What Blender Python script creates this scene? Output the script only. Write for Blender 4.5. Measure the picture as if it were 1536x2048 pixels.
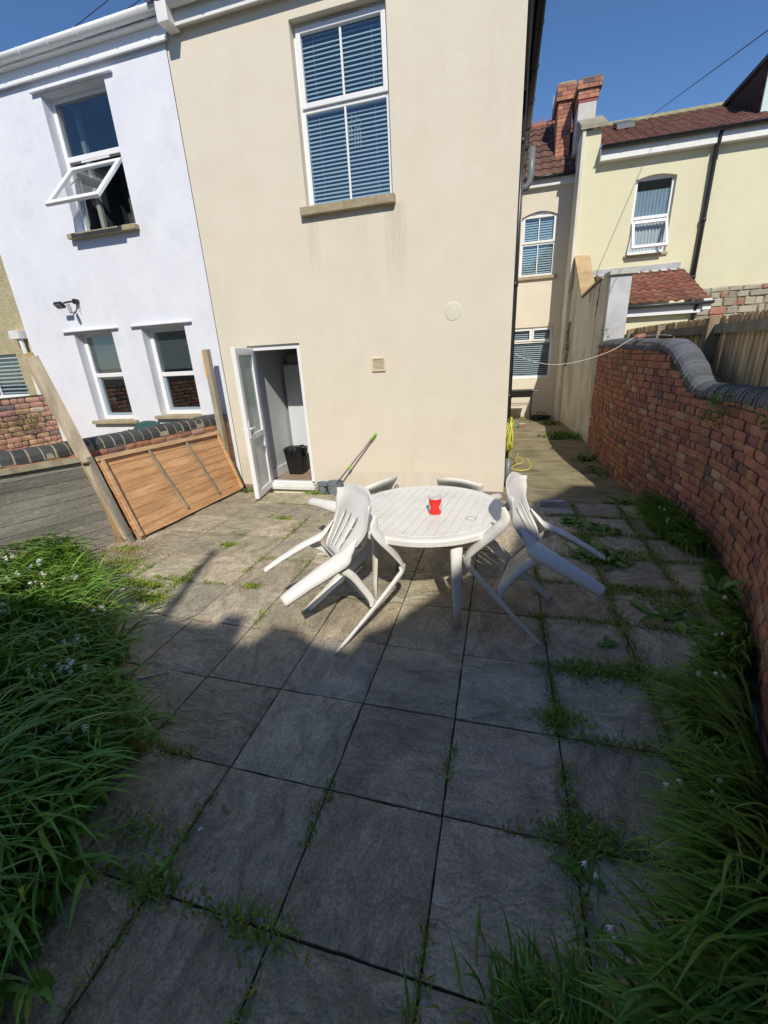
import bpy, math, random
import numpy as np
from mathutils import Vector, Matrix, noise
R = math.radians
rnd = random.Random(7)
sc = bpy.context.scene
for o in list(bpy.data.objects): bpy.data.objects.remove(o)

# ---------------------------------------------------------------- camera
cam = bpy.data.cameras.new('camera'); co = bpy.data.objects.new('camera', cam)
sc.collection.objects.link(co); sc.camera = co
cam.sensor_fit = 'VERTICAL'; cam.sensor_height = 36.0; cam.lens = 838.0 / 2048 * 36.0
cam.clip_start = 0.02; cam.clip_end = 500
co.location = (1.6613, -1.6648, 1.7785)
co.rotation_euler = (R(69.2847), R(2.9945), R(14.9822))

# ---------------------------------------------------------------- light
SUN_EL = 41.5
LX, LY = -0.31, 0.951                      # horizontal direction the light travels
w = bpy.data.worlds.new('World'); sc.world = w; w.use_nodes = True
nt = w.node_tree; bg = nt.nodes['Background']
sky = nt.nodes.new('ShaderNodeTexSky'); sky.sky_type = 'NISHITA'; sky.sun_disc = False
sky.sun_elevation = R(SUN_EL); sky.sun_rotation = math.atan2(-LX, -LY)
sky.altitude = 50; sky.air_density = 0.85; sky.dust_density = 0.0; sky.ozone_density = 6.0
hs = nt.nodes.new('ShaderNodeHueSaturation'); hs.inputs['Saturation'].default_value = 1.06; nt.links.new(sky.outputs[0], hs.inputs['Color'])
nt.links.new(hs.outputs[0], bg.inputs[0]); bg.inputs[1].default_value = 0.132
sun = bpy.data.lights.new('sun', 'SUN'); sun.energy = 4.3; sun.angle = R(0.55); sun.color = (1, 0.93, 0.80)
so = bpy.data.objects.new('sun', sun); sc.collection.objects.link(so)
d = Vector((LX * math.cos(R(SUN_EL)), LY * math.cos(R(SUN_EL)), -math.sin(R(SUN_EL))))
so.rotation_euler = d.to_track_quat('-Z', 'Y').to_euler(); so.location = (3, -8, 9)
sc.view_settings.view_transform = 'Standard'; sc.view_settings.look = 'None'
sc.view_settings.exposure = 0.0; sc.view_settings.gamma = 1.0
sc.cycles.max_bounces = 8

# ---------------------------------------------------------------- materials
MATS = {}
def ramp2(nt, fac, c1, c2, p1=0.35, p2=0.65):
    r = nt.nodes.new('ShaderNodeValToRGB'); r.color_ramp.elements[0].position = p1; r.color_ramp.elements[1].position = p2
    r.color_ramp.elements[0].color = (*c1, 1); r.color_ramp.elements[1].color = (*c2, 1)
    nt.links.new(fac, r.inputs[0]); return r.outputs[0]
def mixc(nt, kind, fac, a, b):
    m = nt.nodes.new('ShaderNodeMix'); m.data_type = 'RGBA'; m.blend_type = kind
    if isinstance(fac, (int, float)): m.inputs[0].default_value = fac
    else: nt.links.new(fac, m.inputs[0])
    for i, v in ((6, a), (7, b)):
        if isinstance(v, tuple): m.inputs[i].default_value = (*v, 1)
        else: nt.links.new(v, m.inputs[i])
    return m.outputs[2]
def tex(nt, vec, scale, detail=4, rough=0.55, dist=0.0):
    n = nt.nodes.new('ShaderNodeTexNoise'); n.inputs['Scale'].default_value = scale
    n.inputs['Detail'].default_value = detail; n.inputs['Roughness'].default_value = rough
    n.inputs['Distortion'].default_value = dist
    if vec is not None: nt.links.new(vec, n.inputs['Vector'])
    return n.outputs[0]
def mapping(nt, vec, scale=(1, 1, 1), rot=(0, 0, 0)):
    m = nt.nodes.new('ShaderNodeMapping'); m.inputs['Scale'].default_value = scale; m.inputs['Rotation'].default_value = rot
    nt.links.new(vec, m.inputs['Vector']); return m.outputs[0]
def mat(name, c, rough=0.8, c2=None, scale=3.0, stain=None, stain_scale=1.0, stain_amt=0.5, stain_range=(0.5, 0.7),
        bump=0.0, bscale=60.0, bdist=0.01, vcol=False, metal=0.0, stretch=(1, 1, 1), spec=0.5, translucent=0.0, stretch2=None,
        coord='Object', fine=0.0, fine_scale=150):
    if name in MATS: return MATS[name]
    m = bpy.data.materials.new(name); m.use_nodes = True; nt = m.node_tree
    b = nt.nodes['Principled BSDF']; b.inputs['Roughness'].default_value = rough; b.inputs['Metallic'].default_value = metal
    b.inputs['Specular IOR Level'].default_value = spec
    tc = nt.nodes.new('ShaderNodeTexCoord')
    vec = tc.outputs[coord]
    v1 = mapping(nt, vec, stretch)
    col = None
    if c2 is not None: col = ramp2(nt, tex(nt, v1, scale, 6, 0.6, 0.3), c, c2)
    if stain is not None:
        s = tex(nt, mapping(nt, vec, stretch2 or (1, 1, 1)), stain_scale, 6, 0.65)
        r = nt.nodes.new('ShaderNodeMapRange'); r.inputs[1].default_value = stain_range[0]; r.inputs[2].default_value = stain_range[1]
        r.inputs[4].default_value = stain_amt; nt.links.new(s, r.inputs[0])
        col = mixc(nt, 'MIX', r.outputs[0], col if col else c, stain)
    if fine > 0:
        f = tex(nt, vec, fine_scale, 3, 0.7)
        col = mixc(nt, 'MULTIPLY', fine, col if col else c, ramp2(nt, f, (0.45, 0.45, 0.45), (1, 1, 1), 0.3, 0.6))
    if vcol:
        a = nt.nodes.new('ShaderNodeAttribute'); a.attribute_name = 'col'
        col = mixc(nt, 'MULTIPLY', 1.0, a.outputs[0], col if col else c)
    if col is None: b.inputs['Base Color'].default_value = (*c, 1)
    else: nt.links.new(col, b.inputs['Base Color'])
    if bump > 0:
        bn = nt.nodes.new('ShaderNodeBump'); bn.inputs['Strength'].default_value = bump; bn.inputs['Distance'].default_value = bdist
        nt.links.new(tex(nt, v1, bscale, 5, 0.65), bn.inputs['Height']); nt.links.new(bn.outputs[0], b.inputs['Normal'])
    if translucent > 0:
        t = nt.nodes.new('ShaderNodeBsdfTranslucent'); mx = nt.nodes.new('ShaderNodeMixShader'); mx.inputs[0].default_value = translucent
        if col is None: t.inputs[0].default_value = (*c, 1)
        else: nt.links.new(col, t.inputs[0])
        nt.links.new(b.outputs[0], mx.inputs[1]); nt.links.new(t.outputs[0], mx.inputs[2])
        nt.links.new(mx.outputs[0], nt.nodes['Material Output'].inputs[0])
    MATS[name] = m; return m
def glass_mat(name, tint=(1, 1, 1), boost=0.0):
    if name in MATS: return MATS[name]
    m = bpy.data.materials.new(name); m.use_nodes = True; nt = m.node_tree; nt.nodes.remove(nt.nodes['Principled BSDF'])
    t = nt.nodes.new('ShaderNodeBsdfTransparent'); t.inputs[0].default_value = (*tint, 1)
    g = nt.nodes.new('ShaderNodeBsdfGlossy'); g.inputs['Roughness'].default_value = 0.02
    f = nt.nodes.new('ShaderNodeFresnel'); f.inputs[0].default_value = 1.5
    a = nt.nodes.new('ShaderNodeMath'); a.operation = 'ADD'; a.inputs[1].default_value = boost; a.use_clamp = True
    nt.links.new(f.outputs[0], a.inputs[0])
    ge = nt.nodes.new('ShaderNodeNewGeometry'); inv = nt.nodes.new('ShaderNodeMath'); inv.operation = 'SUBTRACT'; inv.inputs[0].default_value = 1.0
    nt.links.new(ge.outputs['Backfacing'], inv.inputs[1]); mu = nt.nodes.new('ShaderNodeMath'); mu.operation = 'MULTIPLY'
    nt.links.new(a.outputs[0], mu.inputs[0]); nt.links.new(inv.outputs[0], mu.inputs[1])
    mx = nt.nodes.new('ShaderNodeMixShader'); nt.links.new(mu.outputs[0], mx.inputs[0])
    nt.links.new(t.outputs[0], mx.inputs[1]); nt.links.new(g.outputs[0], mx.inputs[2])
    nt.links.new(mx.outputs[0], nt.nodes['Material Output'].inputs[0]); MATS[name] = m; return m

CREAM = mat('cream_render', (0.69, 0.625, 0.515), 0.9, c2=(0.72, 0.66, 0.555), scale=2.5, stain=(0.52, 0.47, 0.38), stain_scale=1.3,
            stain_amt=0.20, stain_range=(0.55, 0.8), stretch2=(2.2, 2.2, 0.5), bump=0.6, bscale=110, bdist=0.006)
def add_streaks(m, boxes, colr, amt):
    nt = m.node_tree; b = nt.nodes['Principled BSDF']; cur = b.inputs['Base Color'].links[0].from_socket
    g_ = nt.nodes.new('ShaderNodeTexCoord'); sep = nt.nodes.new('ShaderNodeSeparateXYZ'); nt.links.new(g_.outputs['Object'], sep.inputs[0])
    nz = tex(nt, mapping(nt, g_.outputs['Object'], (14, 1, 1.1)), 1.0, 5, 0.7)
    wob = tex(nt, mapping(nt, g_.outputs['Object'], (1, 1, 1)), 3.0, 4, 0.6)
    def rng(sock, a, b_, c, d_):
        n = nt.nodes.new('ShaderNodeMapRange'); n.interpolation_type = 'SMOOTHSTEP'
        for i_, v_ in zip((1, 2, 3, 4), (a, b_, c, d_)): n.inputs[i_].default_value = v_
        nt.links.new(sock, n.inputs[0]); return n.outputs[0]
    def mul(a, b_):
        n = nt.nodes.new('ShaderNodeMath'); n.operation = 'MULTIPLY'; nt.links.new(a, n.inputs[0])
        if isinstance(b_, float): n.inputs[1].default_value = b_
        else: nt.links.new(b_, n.inputs[1])
        return n.outputs[0]
    def add(a, b_):
        n = nt.nodes.new('ShaderNodeMath'); n.operation = 'ADD'; nt.links.new(a, n.inputs[0]); nt.links.new(b_, n.inputs[1]); return n.outputs[0]
    xs_ = add(sep.outputs[0], mul(wob, .06)); zs_ = add(sep.outputs[2], mul(wob, .25))
    for x0, x1, z0, z1, k in boxes:
        f = mul(rng(xs_, x0, x0 + (x1 - x0) * .3, 0, 1), rng(xs_, x0 + (x1 - x0) * .7, x1, 1, 0))
        f = mul(f, mul(rng(zs_, z0, z0 + (z1 - z0) * .7, 0, 1), rng(sep.outputs[2], z1, z1 + .02, 1, 0)))
        f = mul(mul(f, rng(nz, .38, .62, .25, 1)), float(amt * k)); cur = mixc(nt, 'MIX', f, cur, colr)
    nt.links.new(cur, b.inputs['Base Color'])
add_streaks(CREAM, [(.30, .62, 2.35, 3.30, .9), (-.62, -.42, 2.7, 3.30, .7), (-.30, .25, 2.2, 3.30, .35), (-.9, 1.8, -.6, .26, .6), (-2.1, -1.66, -.4, .45, .8), (1.35, 1.8, 2.6, 5.1, .25)], (.30, .25, .18), .24)
CRK = CREAM
WHITE_R = mat('white_render', (0.70, 0.72, 0.80), 0.9, c2=(0.76, 0.78, 0.84), scale=2.0, stain=(0.52, 0.55, 0.63), stain_scale=1.6, stain_amt=0.5,
              stain_range=(0.52, 0.75), bump=0.5, bscale=30, bdist=0.006)
add_streaks(WHITE_R, [(-4.2, -3.9, 2.6, 3.42, .9), (-3.1, -2.85, 2.7, 3.42, .9), (-4.6, -3.6, .2, .95, .8), (-3.3, -2.4, .2, 1.0, .8), (-5.5, -2.0, -.4, .5, .8)], (.30, .32, .33), .40)
YELLOW_R = mat('yellow_render', (0.71, 0.68, 0.48), 0.9, c2=(0.67, 0.635, 0.45), scale=1.2, stain=(0.62, 0.58, 0.40), stain_scale=0.8, stain_amt=0.35,
               stain_range=(0.5, 0.75), bump=0.3, bscale=60)
PEBBLE = mat('pebbledash_render', (0.46, 0.40, 0.24), 0.95, c2=(0.60, 0.53, 0.34), scale=9, bump=1.0, bscale=45, bdist=0.03)
PARTY = mat('weathered_render', (0.64, 0.60, 0.51), 0.92, c2=(0.74, 0.71, 0.62), scale=2.0, stain=(0.26, 0.235, 0.19), stain_scale=1.6, stain_amt=0.85,
            stain_range=(0.5, 0.72), stretch2=(1.5, 1.5, 0.35), bump=0.5, bscale=18, bdist=0.01)
UPVC = mat('white_upvc', (0.80, 0.81, 0.83), 0.3)
UPVC_D = mat('weathered_white_paint', (0.70, 0.70, 0.68), 0.5, c2=(0.78, 0.78, 0.77), scale=6)
BLACKP = mat('black_plastic', (0.018, 0.018, 0.02), 0.35)
GREYP = mat('grey_plastic', (0.16, 0.18, 0.20), 0.4)
SILL = mat('sill_stone', (0.30, 0.25, 0.16), 0.9, c2=(0.42, 0.36, 0.25), scale=9, bump=0.4, bscale=50)
GLASS = glass_mat('window_glass', (0.82, 0.88, 0.92), 0.13)
GLASS_C = glass_mat('clear_glass', (0.93, 0.95, 0.95), 0.02)
DARK = mat('dark_room', (0.06, 0.065, 0.075), 0.9)
BLIND = mat('blind_slat', (0.60, 0.68, 0.66), 0.5)
BLINDW = mat('white_blind_slat', (0.72, 0.73, 0.72), 0.5)
BRICK = mat('red_brick', (0.75, 0.75, 0.75), 0.92, c2=(1.0, 1.0, 1.0), scale=25, stain=(0.45, 0.42, 0.40), stain_scale=6, stain_amt=0.55, stain_range=(0.5, 0.7),
            bump=0.8, bscale=70, bdist=0.006, vcol=True, fine=0.35, fine_scale=120)
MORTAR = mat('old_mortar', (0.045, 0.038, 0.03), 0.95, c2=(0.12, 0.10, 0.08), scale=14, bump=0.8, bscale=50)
MORTAR_L = mat('pale_mortar', (0.42, 0.36, 0.25), 0.95, c2=(0.30, 0.26, 0.19), scale=14, bump=0.6, bscale=50)
COPE = mat('blue_engineering_brick', (0.8, 0.8, 0.8), 0.6, c2=(1, 1, 1), scale=20, stain=(0.55, 0.60, 0.45), stain_scale=5, stain_amt=0.5,
           stain_range=(0.55, 0.75), bump=0.4, bscale=60, vcol=True)
WOOD_G = mat('weathered_timber', (0.25, 0.22, 0.18), 0.9, c2=(0.46, 0.42, 0.35), scale=4, stretch=(2, 2, .5), bump=0.5, bscale=14, vcol=True, fine=0.3)
SLABM = None

# ---------------------------------------------------------------- mesh builder
class MB:
    def __init__(s): s.v = []; s.f = []; s.c = []; s.mi = []; s.uv = []
    def add(s, verts, faces, col=(1, 1, 1), mi=0):
        n = len(s.v); s.v.extend([tuple(p) for p in verts])
        for f in faces: s.f.append(tuple(i + n for i in f)); s.c.append(col); s.mi.append(mi)
        return s
    def box(s, x0, x1, y0, y1, z0, z1, col=(1, 1, 1), mi=0):
        v = [(x, y, z) for z in (z0, z1) for y in (y0, y1) for x in (x0, x1)]
        return s.add(v, [(0, 2, 3, 1), (4, 5, 7, 6), (0, 1, 5, 4), (2, 6, 7, 3), (0, 4, 6, 2), (1, 3, 7, 5)], col, mi)
    def obox(s, c, ax, ay, az, hx, hy, hz, col=(1, 1, 1), mi=0):   # oriented box from centre, unit axes and half sizes
        c = Vector(c); ax, ay, az = Vector(ax), Vector(ay), Vector(az)
        v = [c + ax * (hx * i) + ay * (hy * j) + az * (hz * k) for k in (-1, 1) for j in (-1, 1) for i in (-1, 1)]
        return s.add(v, [(0, 2, 3, 1), (4, 5, 7, 6), (0, 1, 5, 4), (2, 6, 7, 3), (0, 4, 6, 2), (1, 3, 7, 5)], col, mi)
    def beam(s, a, b, wx, wy, up=(0, 0, 1), col=(1, 1, 1), mi=0):     # box bar from a to b, widths across
        a, b = Vector(a), Vector(b); t = (b - a).normalized(); up = Vector(up)
        if abs(t.dot(up)) > 0.97: up = Vector((0, 1, 0))
        sx = t.cross(up).normalized(); sy = sx.cross(t).normalized()
        return s.obox((a + b) / 2, sx, sy, t, wx / 2, wy / 2, (b - a).length / 2, col, mi)
    def tube(s, pts, r, n=8, col=(1, 1, 1), mi=0, cap=True):
        pts = [Vector(p) for p in pts]; rs = r if isinstance(r, (list, tuple)) else [r] * len(pts)
        base = len(s.v); ref = Vector((0, 0, 1)); 
        for i, p in enumerate(pts):
            t = (pts[min(i + 1, len(pts) - 1)] - pts[max(i - 1, 0)]).normalized()
            if abs(t.dot(ref)) > 0.95: ref = Vector((1, 0.1, 0)).normalized()
            a = t.cross(ref).normalized(); b = t.cross(a).normalized(); ref = b.cross(t).normalized() if False else ref
            for k in range(n):
                q = p + (a * math.cos(2 * math.pi * k / n) + b * math.sin(2 * math.pi * k / n)) * rs[i]; s.v.append(tuple(q))
        for i in range(len(pts) - 1):
            for k in range(n):
                s.f.append((base + i * n + k, base + i * n + (k + 1) % n, base + (i + 1) * n + (k + 1) % n, base + (i + 1) * n + k)); s.c.append(col); s.mi.append(mi)
        if cap:
            s.f.append(tuple(base + k for k in range(n))[::-1]); s.c.append(col); s.mi.append(mi)
            s.f.append(tuple(base + (len(pts) - 1) * n + k for k in range(n))); s.c.append(col); s.mi.append(mi)
        return s
    def lathe(s, c, prof, n=28, col=(1, 1, 1), mi=0):          # profile of (radius, z)
        base = len(s.v)
        for r, z in prof:
            for k in range(n): s.v.append((c[0] + r * math.cos(2 * math.pi * k / n), c[1] + r * math.sin(2 * math.pi * k / n), c[2] + z))
        for i in range(len(prof) - 1):
            for k in range(n):
                s.f.append((base + i * n + k, base + i * n + (k + 1) % n, base + (i + 1) * n + (k + 1) % n, base + (i + 1) * n + k)); s.c.append(col); s.mi.append(mi)
        return s
    def grid(s, P, col=(1, 1, 1), mi=0):                       # P[i][j] points
        n = len(s.v); a, b = len(P), len(P[0])
        for row in P:
            for p in row: s.v.append(tuple(p))
        for i in range(a - 1):
            for j in range(b - 1):
                s.f.append((n + i * b + j, n + i * b + j + 1, n + (i + 1) * b + j + 1, n + (i + 1) * b + j)); s.c.append(col); s.mi.append(mi)
        return s
    def build(s, name, m, parent=None, base=None, smooth=False, bevel=0.0, solid=0.0, uv=False, **kw):
        me = bpy.data.meshes.new(name); off = Vector((0, 0, 0))
        if base is not None: off = Vector(base)
        elif parent is not None and not kw.get('local'): off = parent_world(parent)
        vs = [(p[0] - off[0], p[1] - off[1], p[2] - off[2]) for p in s.v]
        me.from_pydata(vs, [], s.f); me.update()
        for mm in (m if isinstance(m, (list, tuple)) else [m]): me.materials.append(mm)
        if isinstance(m, (list, tuple)) and len(m) > 1: me.polygons.foreach_set('material_index', s.mi)
        ca = me.color_attributes.new('col', 'FLOAT_COLOR', 'CORNER')
        arr = []
        for f, c in zip(s.f, s.c): arr.extend([c[0], c[1], c[2], 1.0] * len(f))
        ca.data.foreach_set('color', arr)
        if uv and s.uv:
            ul = me.uv_layers.new(name='UVMap'); ul.data.foreach_set('uv', [x for p in s.uv for x in p])
        if smooth: me.polygons.foreach_set('use_smooth', [True] * len(me.polygons))
        o = bpy.data.objects.new(name, me); sc.collection.objects.link(o)
        if parent is not None:
            o.parent = parent
            # child meshes are stored relative to their parent's origin
        elif base is not None: o.location = off
        if solid:
            md = o.modifiers.new('solid', 'SOLIDIFY'); md.thickness = solid; md.offset = 0
        if bevel:
            md = o.modifiers.new('bevel', 'BEVEL'); md.width = bevel; md.segments = 2; md.limit_method = 'ANGLE'
        return o
def parent_world(o):
    p = Vector((0, 0, 0))
    while o is not None: p += o.location; o = o.parent
    return p
def tag(o, label=None, cat=None, group=None, kind=None):
    if label: o['label'] = label
    if cat: o['category'] = cat
    if group: o['group'] = group
    if kind: o['kind'] = kind
    return o
def empty(name, loc, label, cat, group=None, rot=(0, 0, 0)):
    o = bpy.data.objects.new(name, None); sc.collection.objects.link(o); o.location = loc; o.rotation_euler = rot
    o.empty_display_size = 0.1
    return tag(o, label, cat, group)
def jit(c, a=0.06): 
    k = 1 + rnd.uniform(-a, a); return (c[0] * k, c[1] * k, c[2] * k)
def smooth(a, b, x):
    t = max(0, min(1, (x - a) / (b - a))); return t * t * (3 - 2 * t)

# ================================================================ SETTING
# ground sheet reaching the horizon
g = MB(); g.add([(-120, -60, -0.16), (120, -60, -0.16), (120, 160, -0.16), (-120, 160, -0.16)], [(0, 1, 2, 3)])
tag(g.build('ground', mat('packed_earth', (0.11, 0.10, 0.075), 0.95, c2=(0.18, 0.16, 0.12), scale=2, bump=0.5, bscale=20)), kind='structure')

# alley concrete, dropping a little towards the patio
def alley_z(y): return -0.10 + 0.09 * smooth(3.6, 10.4, y)
g = MB(); P = []
for i in range(60):
    y = 3.40 + i * 0.13; P.append([(1.60 + j * 0.12, y, alley_z(y) + 0.006 * noise.noise(Vector((j * .4, i * .35, 0)))) for j in range(20)])
g.grid(P)
P = [[(x, y, -0.10) for y in (3.30, 3.72)] for x in (-2.2, 1.60)]; g.grid(P)
CONC = mat('stained_concrete', (0.235, 0.205, 0.12), 0.9, c2=(0.33, 0.29, 0.18), scale=2.5, stain=(0.105, 0.098, 0.062), stain_scale=3.0, stain_amt=0.85,
           stain_range=(0.48, 0.66), stretch2=(0.7, 1.8, 1), bump=0.6, bscale=25, bdist=0.01, fine=0.35)
tag(g.build('alley_path', CONC, smooth=True), kind='structure')

# patio: soil in the joints, riven slabs on top
S = 0.5
g = MB(); g.box(-3.9, 3.6, -3.2, 3.40, -0.14, -0.014)
tag(g.build('soil', mat('joint_soil', (0.035, 0.032, 0.018), 0.95, c2=(0.06, 0.068, 0.025), scale=12, stain=(0.05, 0.075, 0.014), stain_scale=5, stain_amt=0.8, stain_range=(0.5, 0.7), bump=0.8, bscale=60)), kind='structure')
def slab_material():
    m = bpy.data.materials.new('riven_slab'); m.use_nodes = True; nt = m.node_tree; b = nt.nodes['Principled BSDF']
    b.inputs['Roughness'].default_value = 0.85; b.inputs['Specular IOR Level'].default_value = 0.35
    uv = nt.nodes.new('ShaderNodeUVMap'); uv.uv_map = 'UVMap'; vec = uv.outputs[0]
    tc = nt.nodes.new('ShaderNodeTexCoord').outputs['Object']
    a = nt.nodes.new('ShaderNodeAttribute'); a.attribute_name = 'col'
    riv = tex(nt, mapping(nt, vec, (4.2, 7.5, 1)), 1.0, 6, 0.55, 1.7)
    riv2 = tex(nt, mapping(nt, vec, (16, 28, 1)), 1.0, 6, 0.72, 0.9)
    grain = tex(nt, mapping(nt, vec, (38, 62, 1)), 1.0, 5, 0.72, 0.2)
    base = ramp2(nt, tex(nt, tc, 5.5, 8, 0.68), (0.45, 0.40, 0.315), (0.64, 0.575, 0.455), 0.3, 0.7)
    base = mixc(nt, 'MULTIPLY', 0.5, base, ramp2(nt, riv, (0.52, 0.50, 0.46), (1.12, 1.12, 1.12), 0.36, 0.60))
    base = mixc(nt, 'MULTIPLY', 0.4, base, ramp2(nt, grain, (0.55, 0.53, 0.50), (1.12, 1.12, 1.12), 0.36, 0.60))
    blot = tex(nt, tc, 1.9, 6, 0.65)
    base = mixc(nt, 'MULTIPLY', 0.55, base, ramp2(nt, blot, (0.60, 0.58, 0.53), (1.08, 1.05, 1.0), 0.34, 0.60))
    alg = tex(nt, tc, 1.3, 5, 0.7); r = nt.nodes.new('ShaderNodeMapRange'); r.inputs[1].default_value = 0.52; r.inputs[2].default_value = 0.72; r.inputs[4].default_value = 0.5
    nt.links.new(alg, r.inputs[0]); base = mixc(nt, 'MIX', r.outputs[0], base, (0.20, 0.185, 0.115))
    base = mixc(nt, 'MULTIPLY', 0.7, base, ramp2(nt, tex(nt, tc, 95, 4, 0.75), (0.4, 0.4, 0.4), (1.15, 1.15, 1.15), 0.32, 0.62))
    # pale lichen spots
    vo = nt.nodes.new('ShaderNodeTexVoronoi'); vo.inputs['Scale'].default_value = 9; nt.links.new(tc, vo.inputs['Vector'])
    lr = nt.nodes.new('ShaderNodeMapRange'); lr.inputs[1].default_value = 0.13; lr.inputs[2].default_value = 0.09; lr.inputs[3].default_value = 0.0; lr.inputs[4].default_value = 1.0
    nt.links.new(vo.outputs['Distance'], lr.inputs[0])
    gate = nt.nodes.new('ShaderNodeMath'); gate.operation = 'MULTIPLY'; nt.links.new(lr.outputs[0], gate.inputs[0])
    g2 = nt.nodes.new('ShaderNodeMapRange'); g2.inputs[1].default_value = 0.62; g2.inputs[2].default_value = 0.68; g2.inputs[4].default_value = 0.45; nt.links.new(tex(nt, tc, 6, 2), g2.inputs[0]); nt.links.new(g2.outputs[0], gate.inputs[1])
    base = mixc(nt, 'MIX', gate.outputs[0], base, (0.42, 0.40, 0.35))
    base = mixc(nt, 'MULTIPLY', 1.0, base, a.outputs[0])
    nt.links.new(base, b.inputs['Base Color'])
    sn = nt.nodes.new('ShaderNodeMath'); sn.operation = 'SNAP'; sn.inputs[1].default_value = 0.075; nt.links.new(riv, sn.inputs[0])
    sm = nt.nodes.new('ShaderNodeMath'); sm.operation = 'MULTIPLY_ADD'; sm.inputs[1].default_value = 0.75; nt.links.new(sn.outputs[0], sm.inputs[0]); nt.links.new(riv, sm.inputs[2])
    h = nt.nodes.new('ShaderNodeMath'); h.operation = 'ADD'; nt.links.new(sm.outputs[0], h.inputs[0])
    h2 = nt.nodes.new('ShaderNodeMath'); h2.operation = 'MULTIPLY'; h2.inputs[1].default_value = 0.45; nt.links.new(riv2, h2.inputs[0]); nt.links.new(h2.outputs[0], h.inputs[1])
    bn = nt.nodes.new('ShaderNodeBump'); bn.inputs['Strength'].default_value = 0.9; bn.inputs['Distance'].default_value = 0.030
    nt.links.new(h.outputs[0], bn.inputs['Height']); nt.links.new(bn.outputs[0], b.inputs['Normal']); return m
SLABM = slab_material()
g = MB()
def slab(x0, x1, y0, y1):
    z = rnd.uniform(-0.003, 0.003); ax = rnd.uniform(-0.006, 0.006); ay = rnd.uniform(-0.006, 0.006)
    col = jit((1, 1, 1), 0.17); col = (col[0] * rnd.uniform(.97, 1.03), col[1], col[2] * rnd.uniform(.94, 1.04))
    n = 10; gap = 0.0045; rot = rnd.random() < 0.5; ox, oy = rnd.uniform(0, 90), rnd.uniform(0, 90); sd = rnd.uniform(0, 99)
    def pt(i, j):
        u, v = i / n, j / n
        ex = gap + 0.004 * noise.noise(Vector((v * 7, sd, 0))); ey = gap + 0.004 * noise.noise(Vector((u * 7, sd, 5)))
        x = x0 + ex + (x1 - x0 - 2 * ex) * u; y = y0 + ey + (y1 - y0 - 2 * ey) * v
        e = min(u, 1 - u, v, 1 - v) * n
        zz = z + ax * (u - .5) + ay * (v - .5) + 0.0025 * noise.noise(Vector((x * 8, y * 8, sd))) - (0.006 if e < 0.5 else 0)
        return (x, y, zz)
    def uvp(x, y): return ((y - x0 + ox, x + oy) if rot else (x + ox, y + oy))
    b0 = len(g.v); P = [[pt(i, j) for j in range(n + 1)] for i in range(n + 1)]
    for row in P: g.v.extend(row)
    def face(ids):
        g.f.append(ids[::-1]); g.c.append(col); g.mi.append(0); g.uv.extend([uvp(g.v[k][0], g.v[k][1]) for k in ids[::-1]])
    for i in range(n):
        for j in range(n): face((b0 + i * (n + 1) + j, b0 + i * (n + 1) + j + 1, b0 + (i + 1) * (n + 1) + j + 1, b0 + (i + 1) * (n + 1) + j))
    ring = [(i, 0) for i in range(n)] + [(n, j) for j in range(n)] + [(n - i, n) for i in range(n)] + [(0, n - j) for j in range(n)]
    b1 = len(g.v)
    for i, j in ring: p = P[i][j]; g.v.append((p[0], p[1], -0.05))
    for k in range(len(ring)):
        k2 = (k + 1) % len(ring); a = ring[k]; b = ring[k2]
        face((b0 + a[0] * (n + 1) + a[1], b0 + b[0] * (n + 1) + b[1], b1 + k2, b1 + k))
for ci in range(-7, 7):
    for ri in range(-6, 7):
        x0, x1 = ci * S, (ci + 1) * S; y0, y1 = ri * S, (ri + 1) * S
        if ri == 6: y1 = 3.0 + 0.44
        if ri == 6 and 4.6 < ci + 0.5 < 5.4: 
            slab(x0 + 0.16, x1, y0, y1); continue
        slab(x0, x1, y0, y1)
# raised edge of the patio along the alley and the house
g.uv += []
pat = g.build('patio', SLABM, uv=True); tag(pat, kind='structure')
e = MB(); e.box(-2.2, 3.30, 3.405, 3.432, -0.12, -0.052)
tag(e.build('kerb_strip', mat('step_riser', (0.20, 0.15, 0.11), 0.95, c2=(0.13, 0.11, 0.09), scale=8, bump=0.6, bscale=40)), kind='structure')
# ground of the neighbouring yard
g = MB(); g.add([(-5.4, -4, -0.13), (-2.2, -4, -0.13), (-2.2, 3.7, -0.13), (-5.4, 3.7, -0.13)], [(0, 1, 2, 3)])
tag(g.build('yard', CONC), kind='structure')

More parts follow.
